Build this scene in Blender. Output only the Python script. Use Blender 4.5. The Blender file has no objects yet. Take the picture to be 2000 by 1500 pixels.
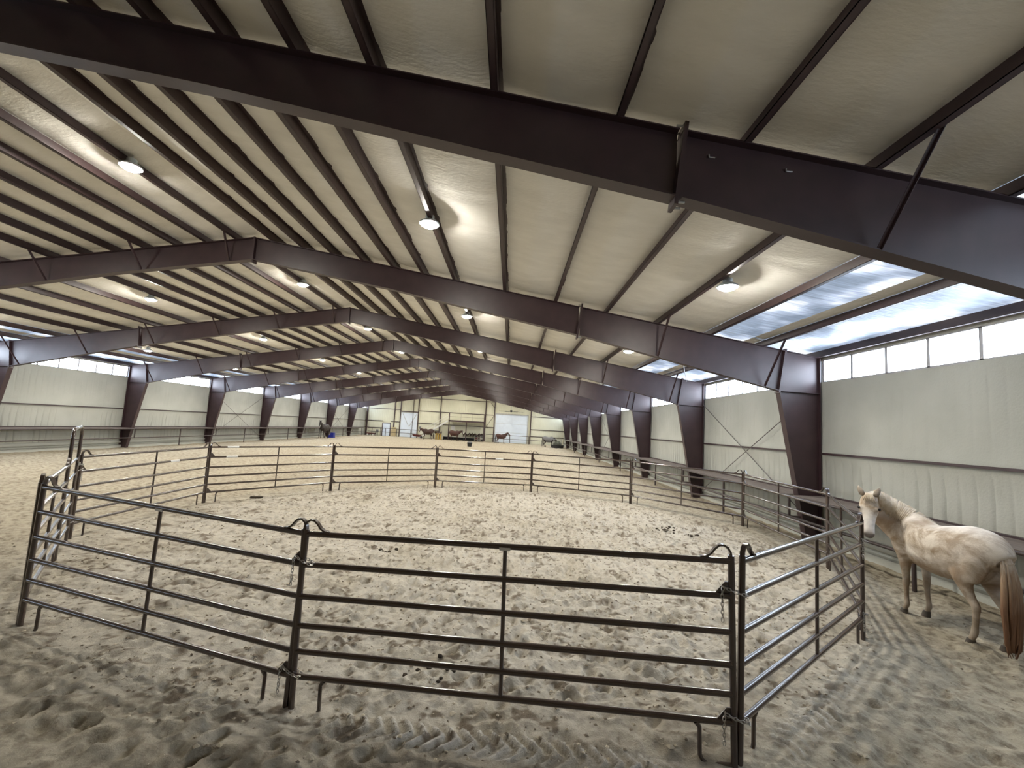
import bpy, bmesh, math, random
import numpy as np
from mathutils import Vector, Matrix

random.seed(7)
RNG = np.random.default_rng(7)
scene = bpy.context.scene
COL = scene.collection
PI = math.pi

# ------------------------------------------------------------------ camera, world, exposure
CAM_Z = 2.6516
cam_data = bpy.data.cameras.new('camera')
cam_data.sensor_width = 36.0
cam_data.lens = 36.0 * 865.43 / 2000.0
cam_data.clip_start = 0.05
cam_data.clip_end = 300
cam = bpy.data.objects.new('camera', cam_data)
COL.objects.link(cam)
_r = Vector((0.99835, -0.00088, 0.05742)); _u = Vector((-0.05724, -0.09651, 0.99368)); _f = Vector((-0.00467, 0.99533, 0.0964))
M = Matrix(((_r.x, _u.x, -_f.x, 0), (_r.y, _u.y, -_f.y, 0), (_r.z, _u.z, -_f.z, CAM_Z), (0, 0, 0, 1)))
cam.matrix_world = M
scene.camera = cam

world = bpy.data.worlds.new('sky'); scene.world = world
world.use_nodes = True
bg = world.node_tree.nodes['Background']
bg.inputs[0].default_value = (0.72, 0.84, 1.0, 1)
bg.inputs[1].default_value = 1.0

LAMP = 790.0          # radiance of a high-bay lamp lens
DAY = 20.0             # daylight seen through the wall windows
SKYL = 1.0           # daylight through the roof sheets
scene.view_settings.view_transform = 'Standard'
scene.view_settings.look = 'None'
scene.view_settings.gamma = 1.0
scene.view_settings.use_curve_mapping = False
scene.view_settings.exposure = 0.0
scene.cycles.sample_clamp_indirect = 4.0
scene.cycles.max_bounces = 7
scene.cycles.diffuse_bounces = 5
scene.cycles.glossy_bounces = 3
scene.cycles.use_denoising = True
scene.cycles.caustics_reflective = False
scene.cycles.caustics_refractive = False

# ------------------------------------------------------------------ building numbers (metres)
WR, WL = 8.636, -24.216            # faces the columns stand against
XC = 0.5 * (WR + WL)
HALF = 0.5 * (WR - WL)
BAY = 7.62
Y1 = 12.538                        # second frame
YE = Y1 + 8 * BAY + 0.15           # end wall
YB = -6.5                          # wall behind the photographer
SL = 0.15906
ZR = 7.72                          # top of rafter at the ridge
def ztop(x): return ZR - SL * abs(x - XC)
FRAMES = [Y1 + (n - 1) * BAY for n in range(0, 9)]   # first one crosses overhead
PURL = [0.58, 1.46, 2.34, 3.23, 4.12, 5.0, 5.93, 7.40, 8.88, 10.36, 11.86, 13.38, 14.9]
DECK = 0.21

# ------------------------------------------------------------------ helpers
class MB:
    def __init__(s): s.v = []; s.f = []
    def add(s, vs, fs):
        n = len(s.v); s.v += [tuple(v) for v in vs]; s.f += [tuple(i + n for i in f) for f in fs]
    def hexa(s, p):   # p[0..3] bottom ring, p[4..7] top ring
        s.add(p, [(3, 2, 1, 0), (4, 5, 6, 7), (0, 1, 5, 4), (1, 2, 6, 5), (2, 3, 7, 6), (3, 0, 4, 7)])
    def box(s, x0, x1, y0, y1, z0, z1):
        s.hexa([(x0, y0, z0), (x1, y0, z0), (x1, y1, z0), (x0, y1, z0), (x0, y0, z1), (x1, y0, z1), (x1, y1, z1), (x0, y1, z1)])
    def tube(s, pts, r, n=8, cap=True):
        pts = [Vector(p) for p in pts]
        rr = r if isinstance(r, (list, tuple)) else [r] * len(pts)
        rings = []; prev = None
        for i, p in enumerate(pts):
            if i == 0: t = pts[1] - p
            elif i == len(pts) - 1: t = p - pts[i - 1]
            else: t = (pts[i + 1] - p).normalized() + (p - pts[i - 1]).normalized()
            t.normalize()
            if prev is None:
                a = Vector((0, 0, 1)) if abs(t.z) < 0.9 else Vector((1, 0, 0))
                prev = t.cross(a).normalized()
            a = (prev - t * prev.dot(t)).normalized(); prev = a
            b = t.cross(a)
            rings.append([p + (a * math.cos(2 * PI * k / n) + b * math.sin(2 * PI * k / n)) * rr[i] for k in range(n)])
        vs = [v for ring in rings for v in ring]; fs = []
        for i in range(len(pts) - 1):
            for k in range(n):
                fs.append((i * n + k, i * n + (k + 1) % n, (i + 1) * n + (k + 1) % n, (i + 1) * n + k))
        if cap: fs += [tuple(reversed(range(n))), tuple(range((len(pts) - 1) * n, len(pts) * n))]
        s.add(vs, fs)
    def strip(s, pts, wvec, th):
        """flat bar following pts, wvec = half width vector, th = thickness vector function or float (thickness along normal)"""
        pts = [Vector(p) for p in pts]; w = Vector(wvec); vs = []
        for i, p in enumerate(pts):
            t = (pts[min(i + 1, len(pts) - 1)] - pts[max(i - 1, 0)]).normalized()
            nrm = t.cross(w).normalized() * (th / 2)
            vs += [p - w - nrm, p + w - nrm, p + w + nrm, p - w + nrm]
        fs = [(3, 2, 1, 0)]
        for i in range(len(pts) - 1):
            a = i * 4; b = a + 4
            for k in range(4): fs.append((a + k, a + (k + 1) % 4, b + (k + 1) % 4, b + k))
        e = (len(pts) - 1) * 4; fs.append((e, e + 1, e + 2, e + 3))
        s.add(vs, fs)
    def loft(s, st, n=16, cap=True):
        """st: list of (center, side_vec, up_vec, down_scale) elliptical rings"""
        vs = []; fs = []
        for c, a, b, ds in st:
            c = Vector(c); a = Vector(a); b = Vector(b)
            for k in range(n):
                ca, sa = math.cos(2 * PI * k / n), math.sin(2 * PI * k / n)
                vs.append(c + a * ca + b * sa * (1 if sa > 0 else ds))
        for i in range(len(st) - 1):
            for k in range(n):
                fs.append((i * n + k, i * n + (k + 1) % n, (i + 1) * n + (k + 1) % n, (i + 1) * n + k))
        if cap: fs += [tuple(reversed(range(n))), tuple(range((len(st) - 1) * n, len(st) * n))]
        s.add(vs, fs)
    def ball(s, c, rx, ry, rz, n=10, m=6):
        st = []
        c = Vector(c)
        for i in range(m + 1):
            th = PI * i / m
            q = max(math.sin(th), 0.02)
            st.append((c + Vector((0, 0, -rz * math.cos(th))), (rx * q, 0, 0), (0, ry * q, 0), 1))
        s.loft(st, n)
    def lathe(s, prof, c=(0, 0, 0), n=24, cap=True):
        c = Vector(c)
        s.loft([(c + Vector((0, 0, z)), (r, 0, 0), (0, r, 0), 1) for r, z in prof], n, cap)

OFF = {}
def off_of(o):
    return OFF.get(o.name, Vector((0, 0, 0))) if o is not None else Vector((0, 0, 0))
def obj(name, mb, mat, parent=None, local=False, smooth=False):
    """link a builder (or ready mesh) as one object; builder coordinates are world ones unless local"""
    if isinstance(mb, bpy.types.Mesh): me = mb
    else:
        o_ = Vector((0, 0, 0)) if local else off_of(parent)
        me = bpy.data.meshes.new(name)
        me.from_pydata([(v[0] - o_.x, v[1] - o_.y, v[2] - o_.z) for v in mb.v], [], mb.f)
        me.update()
    if mat is not None and len(me.materials) == 0: me.materials.append(mat)
    if smooth:
        me.polygons.foreach_set('use_smooth', [True] * len(me.polygons))
        if smooth == 'auto': me.set_sharp_from_angle(angle=math.radians(40))
    ob = bpy.data.objects.new(name, me); COL.objects.link(ob)
    if parent is not None:
        ob.parent = parent
        if not local: OFF[ob.name] = off_of(parent)
    return ob
def tag(o, label=None, cat=None, group=None, kind=None):
    if label: o['label'] = label
    if cat: o['category'] = cat
    if group: o['group'] = group
    if kind: o['kind'] = kind
    return o
def thing(name, label, cat, loc=(0, 0, 0), rz=0.0, group=None):
    o = bpy.data.objects.new(name, None); COL.objects.link(o)
    o.location = loc; o.rotation_euler = (0, 0, rz); o.empty_display_size = 0.1
    OFF[o.name] = Vector(loc)
    return tag(o, label, cat, group)
def struct(name, mb, mat, label=None, smooth=False):
    o = obj(name, mb, mat, None, smooth=smooth); o['kind'] = 'structure'
    if label: o['label'] = label
    return o
def struct_empty(name, loc, label=None):
    o = bpy.data.objects.new(name, None); COL.objects.link(o); o.location = loc
    OFF[o.name] = Vector(loc); o['kind'] = 'structure'
    if label: o['label'] = label
    return o
ORD = ['first', 'second', 'third', 'fourth', 'fifth', 'sixth', 'seventh', 'eighth', 'ninth', 'tenth', 'eleventh']

# ------------------------------------------------------------------ materials
def mat(name, color, rough=0.6, metal=0.0, spec=0.5, var=0.0, vscale=4.0, bump=0.0, bscale=40.0, emit=None, estr=0.0, color2=None, detail=6.0, coords='Object', stretch=None, lo=0.35, hi=0.65):
    m = bpy.data.materials.new(name); m.use_nodes = True
    nt = m.node_tree; b = nt.nodes['Principled BSDF']
    b.inputs['Base Color'].default_value = (*color, 1)
    b.inputs['Roughness'].default_value = rough
    b.inputs['Metallic'].default_value = metal
    b.inputs['Specular IOR Level'].default_value = spec
    tc = nt.nodes.new('ShaderNodeTexCoord'); src = tc.outputs[coords]
    if stretch:
        mp = nt.nodes.new('ShaderNodeMapping'); mp.inputs['Scale'].default_value = stretch
        nt.links.new(src, mp.inputs[0]); src = mp.outputs[0]
    if color2 is not None or var > 0:
        if color2 is None: color2 = tuple(c * (1 - var) for c in color)
        n = nt.nodes.new('ShaderNodeTexNoise'); n.inputs['Scale'].default_value = vscale; n.inputs['Detail'].default_value = detail
        nt.links.new(src, n.inputs['Vector'])
        cr = nt.nodes.new('ShaderNodeValToRGB')
        cr.color_ramp.elements[0].position = lo; cr.color_ramp.elements[0].color = (*color2, 1)
        cr.color_ramp.elements[1].position = hi; cr.color_ramp.elements[1].color = (*color, 1)
        nt.links.new(n.outputs[0], cr.inputs[0]); nt.links.new(cr.outputs[0], b.inputs['Base Color'])
    if bump > 0:
        n2 = nt.nodes.new('ShaderNodeTexNoise'); n2.inputs['Scale'].default_value = bscale; n2.inputs['Detail'].default_value = 5
        nt.links.new(src, n2.inputs['Vector'])
        bp = nt.nodes.new('ShaderNodeBump'); bp.inputs['Strength'].default_value = bump; bp.inputs['Distance'].default_value = 0.02
        nt.links.new(n2.outputs[0], bp.inputs['Height']); nt.links.new(bp.outputs[0], b.inputs['Normal'])
    if emit:
        b.inputs['Emission Color'].default_value = (*emit, 1); b.inputs['Emission Strength'].default_value = estr
    return m

MAT = {}
MAT['steel'] = mat('maroon_steel', (0.046, 0.023, 0.026), 0.42, spec=0.58, var=0.25, vscale=3, bump=0.04, bscale=60)
MAT['purlin'] = mat('maroon_purlin', (0.050, 0.028, 0.028), 0.45, var=0.2, vscale=5)
MAT['foam'] = mat('wall_foam', (0.44, 0.445, 0.40), 0.85, spec=0.2, color2=(0.395, 0.40, 0.355), vscale=0.9, bump=0.35, bscale=24)
MAT['foam_end'] = mat('end_wall_sheet', (0.64, 0.63, 0.50), 0.8, spec=0.2, color2=(0.58, 0.57, 0.45), vscale=0.6, bump=0.15, bscale=18)
MAT['insul'] = mat('roof_insulation', (0.90, 0.885, 0.83), 0.75, spec=0.3, color2=(0.83, 0.815, 0.76), vscale=1.4, bump=0.5, bscale=9, stretch=(1.0, 2.2, 1.0))
MAT['panel'] = mat('brown_pipe', (0.042, 0.022, 0.016), 0.27, spec=0.6, var=0.3, vscale=8)
_b = MAT['panel'].node_tree.nodes['Principled BSDF']; _b.inputs['Coat Weight'].default_value = 0.7; _b.inputs['Coat Roughness'].default_value = 0.16; _b.inputs['Coat IOR'].default_value = 1.55
MAT['rail'] = mat('fence_pipe', (0.050, 0.034, 0.032), 0.38, var=0.25, vscale=6)
MAT['board'] = mat('shelf_board', (0.20, 0.165, 0.145), 0.8, color2=(0.13, 0.105, 0.092), vscale=3, stretch=(6, 0.6, 1))
MAT['chain'] = mat('zinc_chain', (0.42, 0.40, 0.37), 0.35, metal=0.9)
MAT['zinc'] = mat('bright_steel', (0.62, 0.62, 0.62), 0.3, metal=0.8)
MAT['rod'] = mat('brace_rod', (0.10, 0.085, 0.08), 0.5)
MAT['white_door'] = mat('white_door', (0.62, 0.69, 0.78), 0.5, var=0.06, vscale=2)
MAT['white'] = mat('white_paint', (0.70, 0.70, 0.68), 0.55, var=0.08, vscale=3)
MAT['galv'] = mat('galvanised', (0.42, 0.42, 0.40), 0.45, metal=0.3, var=0.2, vscale=6)
MAT['dark'] = mat('dark_rubber', (0.022, 0.022, 0.022), 0.7, var=0.3, vscale=9)
MAT['blue'] = mat('blue_plastic', (0.012, 0.020, 0.22), 0.4, var=0.15, vscale=5)
MAT['yellow'] = mat('yellow_paint', (0.52, 0.33, 0.06), 0.6, var=0.2, vscale=7)
MAT['tan'] = mat('plywood', (0.40, 0.32, 0.18), 0.75, color2=(0.32, 0.25, 0.13), vscale=3, stretch=(8, 1, 1))
MAT['redcart'] = mat('dark_red', (0.09, 0.012, 0.014), 0.5, var=0.2, vscale=5)
MAT['leather'] = mat('saddle_leather', (0.05, 0.026, 0.015), 0.5, var=0.4, vscale=14)
MAT['grey'] = mat('grey_cloth', (0.17, 0.165, 0.165), 0.9, var=0.2, vscale=5)
MAT['hay'] = mat('hay', (0.10, 0.105, 0.06), 0.95, color2=(0.04, 0.045, 0.025), vscale=14, bump=0.5, bscale=50)
MAT['black'] = mat('horse_black', (0.012, 0.010, 0.010), 0.5)
MAT['eye'] = mat('horse_eye', (0.008, 0.005, 0.004), 0.12)
MAT['hoof'] = mat('hoof_horn', (0.10, 0.082, 0.066), 0.55, var=0.3, vscale=20)
MAT['chestnut'] = mat('chestnut_coat', (0.062, 0.019, 0.011), 0.6, color2=(0.036, 0.012, 0.008), vscale=3)
MAT['liver'] = mat('liver_chestnut_coat', (0.050, 0.020, 0.014), 0.6, color2=(0.03, 0.012, 0.009), vscale=3)
MAT['bay'] = mat('dark_bay_coat', (0.016, 0.009, 0.007), 0.6, var=0.3, vscale=3)
MAT['flax'] = mat('flaxen_mane', (0.20, 0.11, 0.07), 0.7, var=0.3, vscale=20)
MAT['maneblk'] = mat('dark_mane', (0.02, 0.012, 0.010), 0.6, var=0.3, vscale=20)
MAT['dung'] = mat('droppings', (0.055, 0.040, 0.026), 0.95, var=0.4, vscale=30, bump=0.5, bscale=60)
MAT['lampcase'] = mat('lamp_case', (0.45, 0.50, 0.52), 0.4, metal=0.2, var=0.1)
MAT['lens'] = mat('lamp_lens', (0.9, 0.9, 0.9), 0.4, emit=(1.0, 0.955, 0.86), estr=LAMP)
MAT['pane'] = mat('daylit_pane', (0.8, 0.82, 0.85), 0.3, emit=(0.72, 0.84, 1.0), estr=DAY)
MAT['mull'] = mat('pane_frame', (0.42, 0.41, 0.42), 0.5, var=0.1)
MAT['lip'] = mat('galv_lip', (0.30, 0.27, 0.27), 0.5, var=0.2)

def skylight_mat():
    m = mat('skylight_film', (0.14, 0.16, 0.19), 0.35, bump=0.5, bscale=6, stretch=(1, 3.5, 1))
    nt = m.node_tree; b = nt.nodes['Principled BSDF']
    tc = nt.nodes.new('ShaderNodeTexCoord'); mp = nt.nodes.new('ShaderNodeMapping'); mp.inputs['Scale'].default_value = (1.0, 0.85, 1.0)
    nt.links.new(tc.outputs['Object'], mp.inputs[0])
    n = nt.nodes.new('ShaderNodeTexNoise'); n.inputs['Scale'].default_value = 1.15; n.inputs['Detail'].default_value = 1.5
    nt.links.new(mp.outputs[0], n.inputs['Vector'])
    mp2 = nt.nodes.new('ShaderNodeMapping'); mp2.inputs['Scale'].default_value = (0.9, 14.0, 1.0)
    nt.links.new(tc.outputs['Object'], mp2.inputs[0])
    n2 = nt.nodes.new('ShaderNodeTexNoise'); n2.inputs['Scale'].default_value = 1.3; n2.inputs['Detail'].default_value = 3
    nt.links.new(mp2.outputs[0], n2.inputs['Vector'])
    cr = nt.nodes.new('ShaderNodeValToRGB')
    e = cr.color_ramp.elements
    e[0].position = 0.42; e[0].color = (0.27, 0.34, 0.45, 1); e[1].position = 0.56; e[1].color = (0.62, 0.72, 0.90, 1); e2 = cr.color_ramp.elements.new(0.62); e2.color = (1.15, 1.2, 1.25, 1)
    nt.links.new(n.outputs[0], cr.inputs[0])
    cr2 = nt.nodes.new('ShaderNodeValToRGB')
    f = cr2.color_ramp.elements
    f[0].position = 0.35; f[0].color = (0.62, 0.64, 0.68, 1); f[1].position = 0.66; f[1].color = (1.1, 1.1, 1.1, 1)
    nt.links.new(n2.outputs[0], cr2.inputs[0])
    mx = nt.nodes.new('ShaderNodeMix'); mx.data_type = 'RGBA'; mx.blend_type = 'MULTIPLY'; mx.inputs[0].default_value = 1.0
    nt.links.new(cr.outputs[0], mx.inputs[6]); nt.links.new(cr2.outputs[0], mx.inputs[7])
    b.inputs['Specular IOR Level'].default_value = 0.08
    nt.links.new(mx.outputs[2], b.inputs['Emission Color']); b.inputs['Emission Strength'].default_value = SKYL
    return m
MAT['skyl'] = skylight_mat()

def sand_mat():
    m = bpy.data.materials.new('arena_sand'); m.use_nodes = True
    nt = m.node_tree; b = nt.nodes['Principled BSDF']; L = nt.links
    b.inputs['Roughness'].default_value = 0.95; b.inputs['Specular IOR Level'].default_value = 0.15
    tc = nt.nodes.new('ShaderNodeTexCoord')
    def noise(s, d, ro=0.6):
        n = nt.nodes.new('ShaderNodeTexNoise'); n.inputs['Scale'].default_value = s; n.inputs['Detail'].default_value = d; n.inputs['Roughness'].default_value = ro
        L.new(tc.outputs['Object'], n.inputs['Vector']); return n
    n1 = noise(0.5, 4); n2 = noise(7.0, 6, 0.65)
    cr = nt.nodes.new('ShaderNodeValToRGB'); e = cr.color_ramp.elements
    e[0].position = 0.34; e[0].color = (0.225, 0.187, 0.138, 1); e[1].position = 0.55; e[1].color = (0.475, 0.425, 0.330, 1)
    L.new(n2.outputs[0], cr.inputs[0])
    cr1 = nt.nodes.new('ShaderNodeValToRGB'); g = cr1.color_ramp.elements
    g[0].position = 0.3; g[0].color = (0.90, 0.89, 0.87, 1); g[1].position = 0.7; g[1].color = (1.05, 1.04, 1.02, 1)
    L.new(n1.outputs[0], cr1.inputs[0])
    mx = nt.nodes.new('ShaderNodeMix'); mx.data_type = 'RGBA'; mx.blend_type = 'MULTIPLY'; mx.inputs[0].default_value = 1
    L.new(cr.outputs[0], mx.inputs[6]); L.new(cr1.outputs[0], mx.inputs[7])
    at = nt.nodes.new('ShaderNodeAttribute'); at.attribute_name = 'pale'  # pale tread sand plus the light painted over the pen
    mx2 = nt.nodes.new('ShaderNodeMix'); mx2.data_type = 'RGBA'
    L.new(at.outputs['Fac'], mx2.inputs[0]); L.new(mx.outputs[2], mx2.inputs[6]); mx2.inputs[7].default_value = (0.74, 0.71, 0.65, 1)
    at2 = nt.nodes.new('ShaderNodeAttribute'); at2.attribute_name = 'damp_shade'  # moist flecks plus the painted foreground shade
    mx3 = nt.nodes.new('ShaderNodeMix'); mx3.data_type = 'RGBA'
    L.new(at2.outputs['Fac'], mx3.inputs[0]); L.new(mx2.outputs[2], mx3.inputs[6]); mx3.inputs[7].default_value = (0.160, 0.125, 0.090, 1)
    L.new(mx3.outputs[2], b.inputs['Base Color'])
    n3 = noise(17, 9, 0.74)
    bp = nt.nodes.new('ShaderNodeBump'); bp.inputs['Strength'].default_value = 0.8; bp.inputs['Distance'].default_value = 0.05
    L.new(n3.outputs[0], bp.inputs['Height']); L.new(bp.outputs[0], b.inputs['Normal'])
    return m
MAT['sand'] = sand_mat()

def white_coat():
    m = bpy.data.materials.new('dusty_white_coat'); m.use_nodes = True
    nt = m.node_tree; b = nt.nodes['Principled BSDF']; L = nt.links
    b.inputs['Roughness'].default_value = 0.75; b.inputs['Specular IOR Level'].default_value = 0.25
    tc = nt.nodes.new('ShaderNodeTexCoord')
    n = nt.nodes.new('ShaderNodeTexNoise'); n.inputs['Scale'].default_value = 3.2; n.inputs['Detail'].default_value = 7; n.inputs['Roughness'].default_value = 0.68; n.inputs['Distortion'].default_value = 0.6
    L.new(tc.outputs['Object'], n.inputs['Vector'])
    cr = nt.nodes.new('ShaderNodeValToRGB'); e = cr.color_ramp.elements
    e[0].position = 0.38; e[0].color = (0.33, 0.24, 0.155, 1); e[1].position = 0.58; e[1].color = (0.70, 0.625, 0.53, 1)
    L.new(n.outputs[0], cr.inputs[0])
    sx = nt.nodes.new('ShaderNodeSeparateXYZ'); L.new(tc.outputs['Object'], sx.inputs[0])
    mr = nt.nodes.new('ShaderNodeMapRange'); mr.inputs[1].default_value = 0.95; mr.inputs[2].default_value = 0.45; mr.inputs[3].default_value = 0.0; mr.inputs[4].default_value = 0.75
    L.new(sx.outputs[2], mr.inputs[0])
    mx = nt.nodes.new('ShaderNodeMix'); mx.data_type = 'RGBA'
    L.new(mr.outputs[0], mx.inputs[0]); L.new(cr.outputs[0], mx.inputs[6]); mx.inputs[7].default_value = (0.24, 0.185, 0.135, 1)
    at = nt.nodes.new('ShaderNodeAttribute'); at.attribute_name = 'tint'
    sp = nt.nodes.new('ShaderNodeSeparateColor'); L.new(at.outputs['Color'], sp.inputs[0])
    mx2 = nt.nodes.new('ShaderNodeMix'); mx2.data_type = 'RGBA'; L.new(sp.outputs[0], mx2.inputs[0]); L.new(mx.outputs[2], mx2.inputs[6]); mx2.inputs[7].default_value = (0.80, 0.77, 0.74, 1)
    mx3 = nt.nodes.new('ShaderNodeMix'); mx3.data_type = 'RGBA'; L.new(sp.outputs[1], mx3.inputs[0]); L.new(mx2.outputs[2], mx3.inputs[6]); mx3.inputs[7].default_value = (0.10, 0.08, 0.075, 1)
    mx4 = nt.nodes.new('ShaderNodeMix'); mx4.data_type = 'RGBA'; L.new(sp.outputs[2], mx4.inputs[0]); L.new(mx3.outputs[2], mx4.inputs[6]); mx4.inputs[7].default_value = (0.27, 0.19, 0.125, 1)
    L.new(mx4.outputs[2], b.inputs['Base Color'])
    n3 = nt.nodes.new('ShaderNodeTexNoise'); n3.inputs['Scale'].default_value = 60; n3.inputs['Detail'].default_value = 4
    L.new(tc.outputs['Object'], n3.inputs['Vector'])
    bp = nt.nodes.new('ShaderNodeBump'); bp.inputs['Strength'].default_value = 0.25; bp.inputs['Distance'].default_value = 0.01
    L.new(n3.outputs[0], bp.inputs['Height']); L.new(bp.outputs[0], b.inputs['Normal'])
    return m
MAT['whitecoat'] = white_coat()
def tail_mat():
    m = mat('rusty_tail', (0.40, 0.31, 0.21), 0.65)
    nt = m.node_tree; b = nt.nodes['Principled BSDF']; L = nt.links
    tc = nt.nodes['Texture Coordinate']; sx = nt.nodes.new('ShaderNodeSeparateXYZ'); L.new(tc.outputs['Object'], sx.inputs[0])
    n = nt.nodes.new('ShaderNodeTexNoise'); n.inputs['Scale'].default_value = 14; mp = nt.nodes.new('ShaderNodeMapping'); mp.inputs['Scale'].default_value = (4, 4, 0.4)
    L.new(tc.outputs['Object'], mp.inputs[0]); L.new(mp.outputs[0], n.inputs['Vector'])
    mm = nt.nodes.new('ShaderNodeMath'); mm.operation = 'MULTIPLY_ADD'; mm.inputs[1].default_value = 0.55; L.new(n.outputs[0], mm.inputs[0]); L.new(sx.outputs[2], mm.inputs[2])
    cr = nt.nodes.new('ShaderNodeValToRGB'); e = cr.color_ramp.elements
    e[0].position = 0.40; e[0].color = (0.17, 0.082, 0.040, 1); e[1].position = 0.66; e[1].color = (0.33, 0.22, 0.135, 1)
    x = cr.color_ramp.elements.new(0.85); x.color = (0.52, 0.44, 0.35, 1)
    mr = nt.nodes.new('ShaderNodeMapRange'); mr.inputs[1].default_value = 0.2; mr.inputs[2].default_value = 1.75
    L.new(mm.outputs[0], mr.inputs[0]); L.new(mr.outputs[0], cr.inputs[0]); L.new(cr.outputs[0], b.inputs['Base Color'])
    return m
MAT['tail'] = tail_mat()

# ------------------------------------------------------------------ numpy value noise
_P = RNG.random((256, 256))
def vnoise(x, y):
    xi = np.floor(x).astype(int); yi = np.floor(y).astype(int); fx = x - xi; fy = y - yi
    fx = fx * fx * (3 - 2 * fx); fy = fy * fy * (3 - 2 * fy)
    a = _P[xi & 255, yi & 255]; b = _P[(xi + 1) & 255, yi & 255]; c = _P[xi & 255, (yi + 1) & 255]; d = _P[(xi + 1) & 255, (yi + 1) & 255]
    return (a * (1 - fx) + b * fx) * (1 - fy) + (c * (1 - fx) + d * fx) * fy - 0.5

# round pen corners (x, y, ground offset)
PEN = [(-1.91, 4.36, -0.05), (2.0, 3.89, 0.05), (5.08, 6.5, 0.0), (7.06, 9.98, 0.0), (7.30, 14.02, 0.02), (4.66, 17.15, 0.03),
       (0.95, 18.82, 0.0), (-3.0, 18.45, 0.0), (-6.37, 16.2, 0.0), (-8.65, 12.9, 0.0), (-8.45, 8.84, 0.0), (-5.56, 5.37, 0.05)]
GATE_A, GATE_B = (-7.47, 7.63), (-8.36, 8.70)
PCX, PCY = -0.75, 11.3

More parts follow.
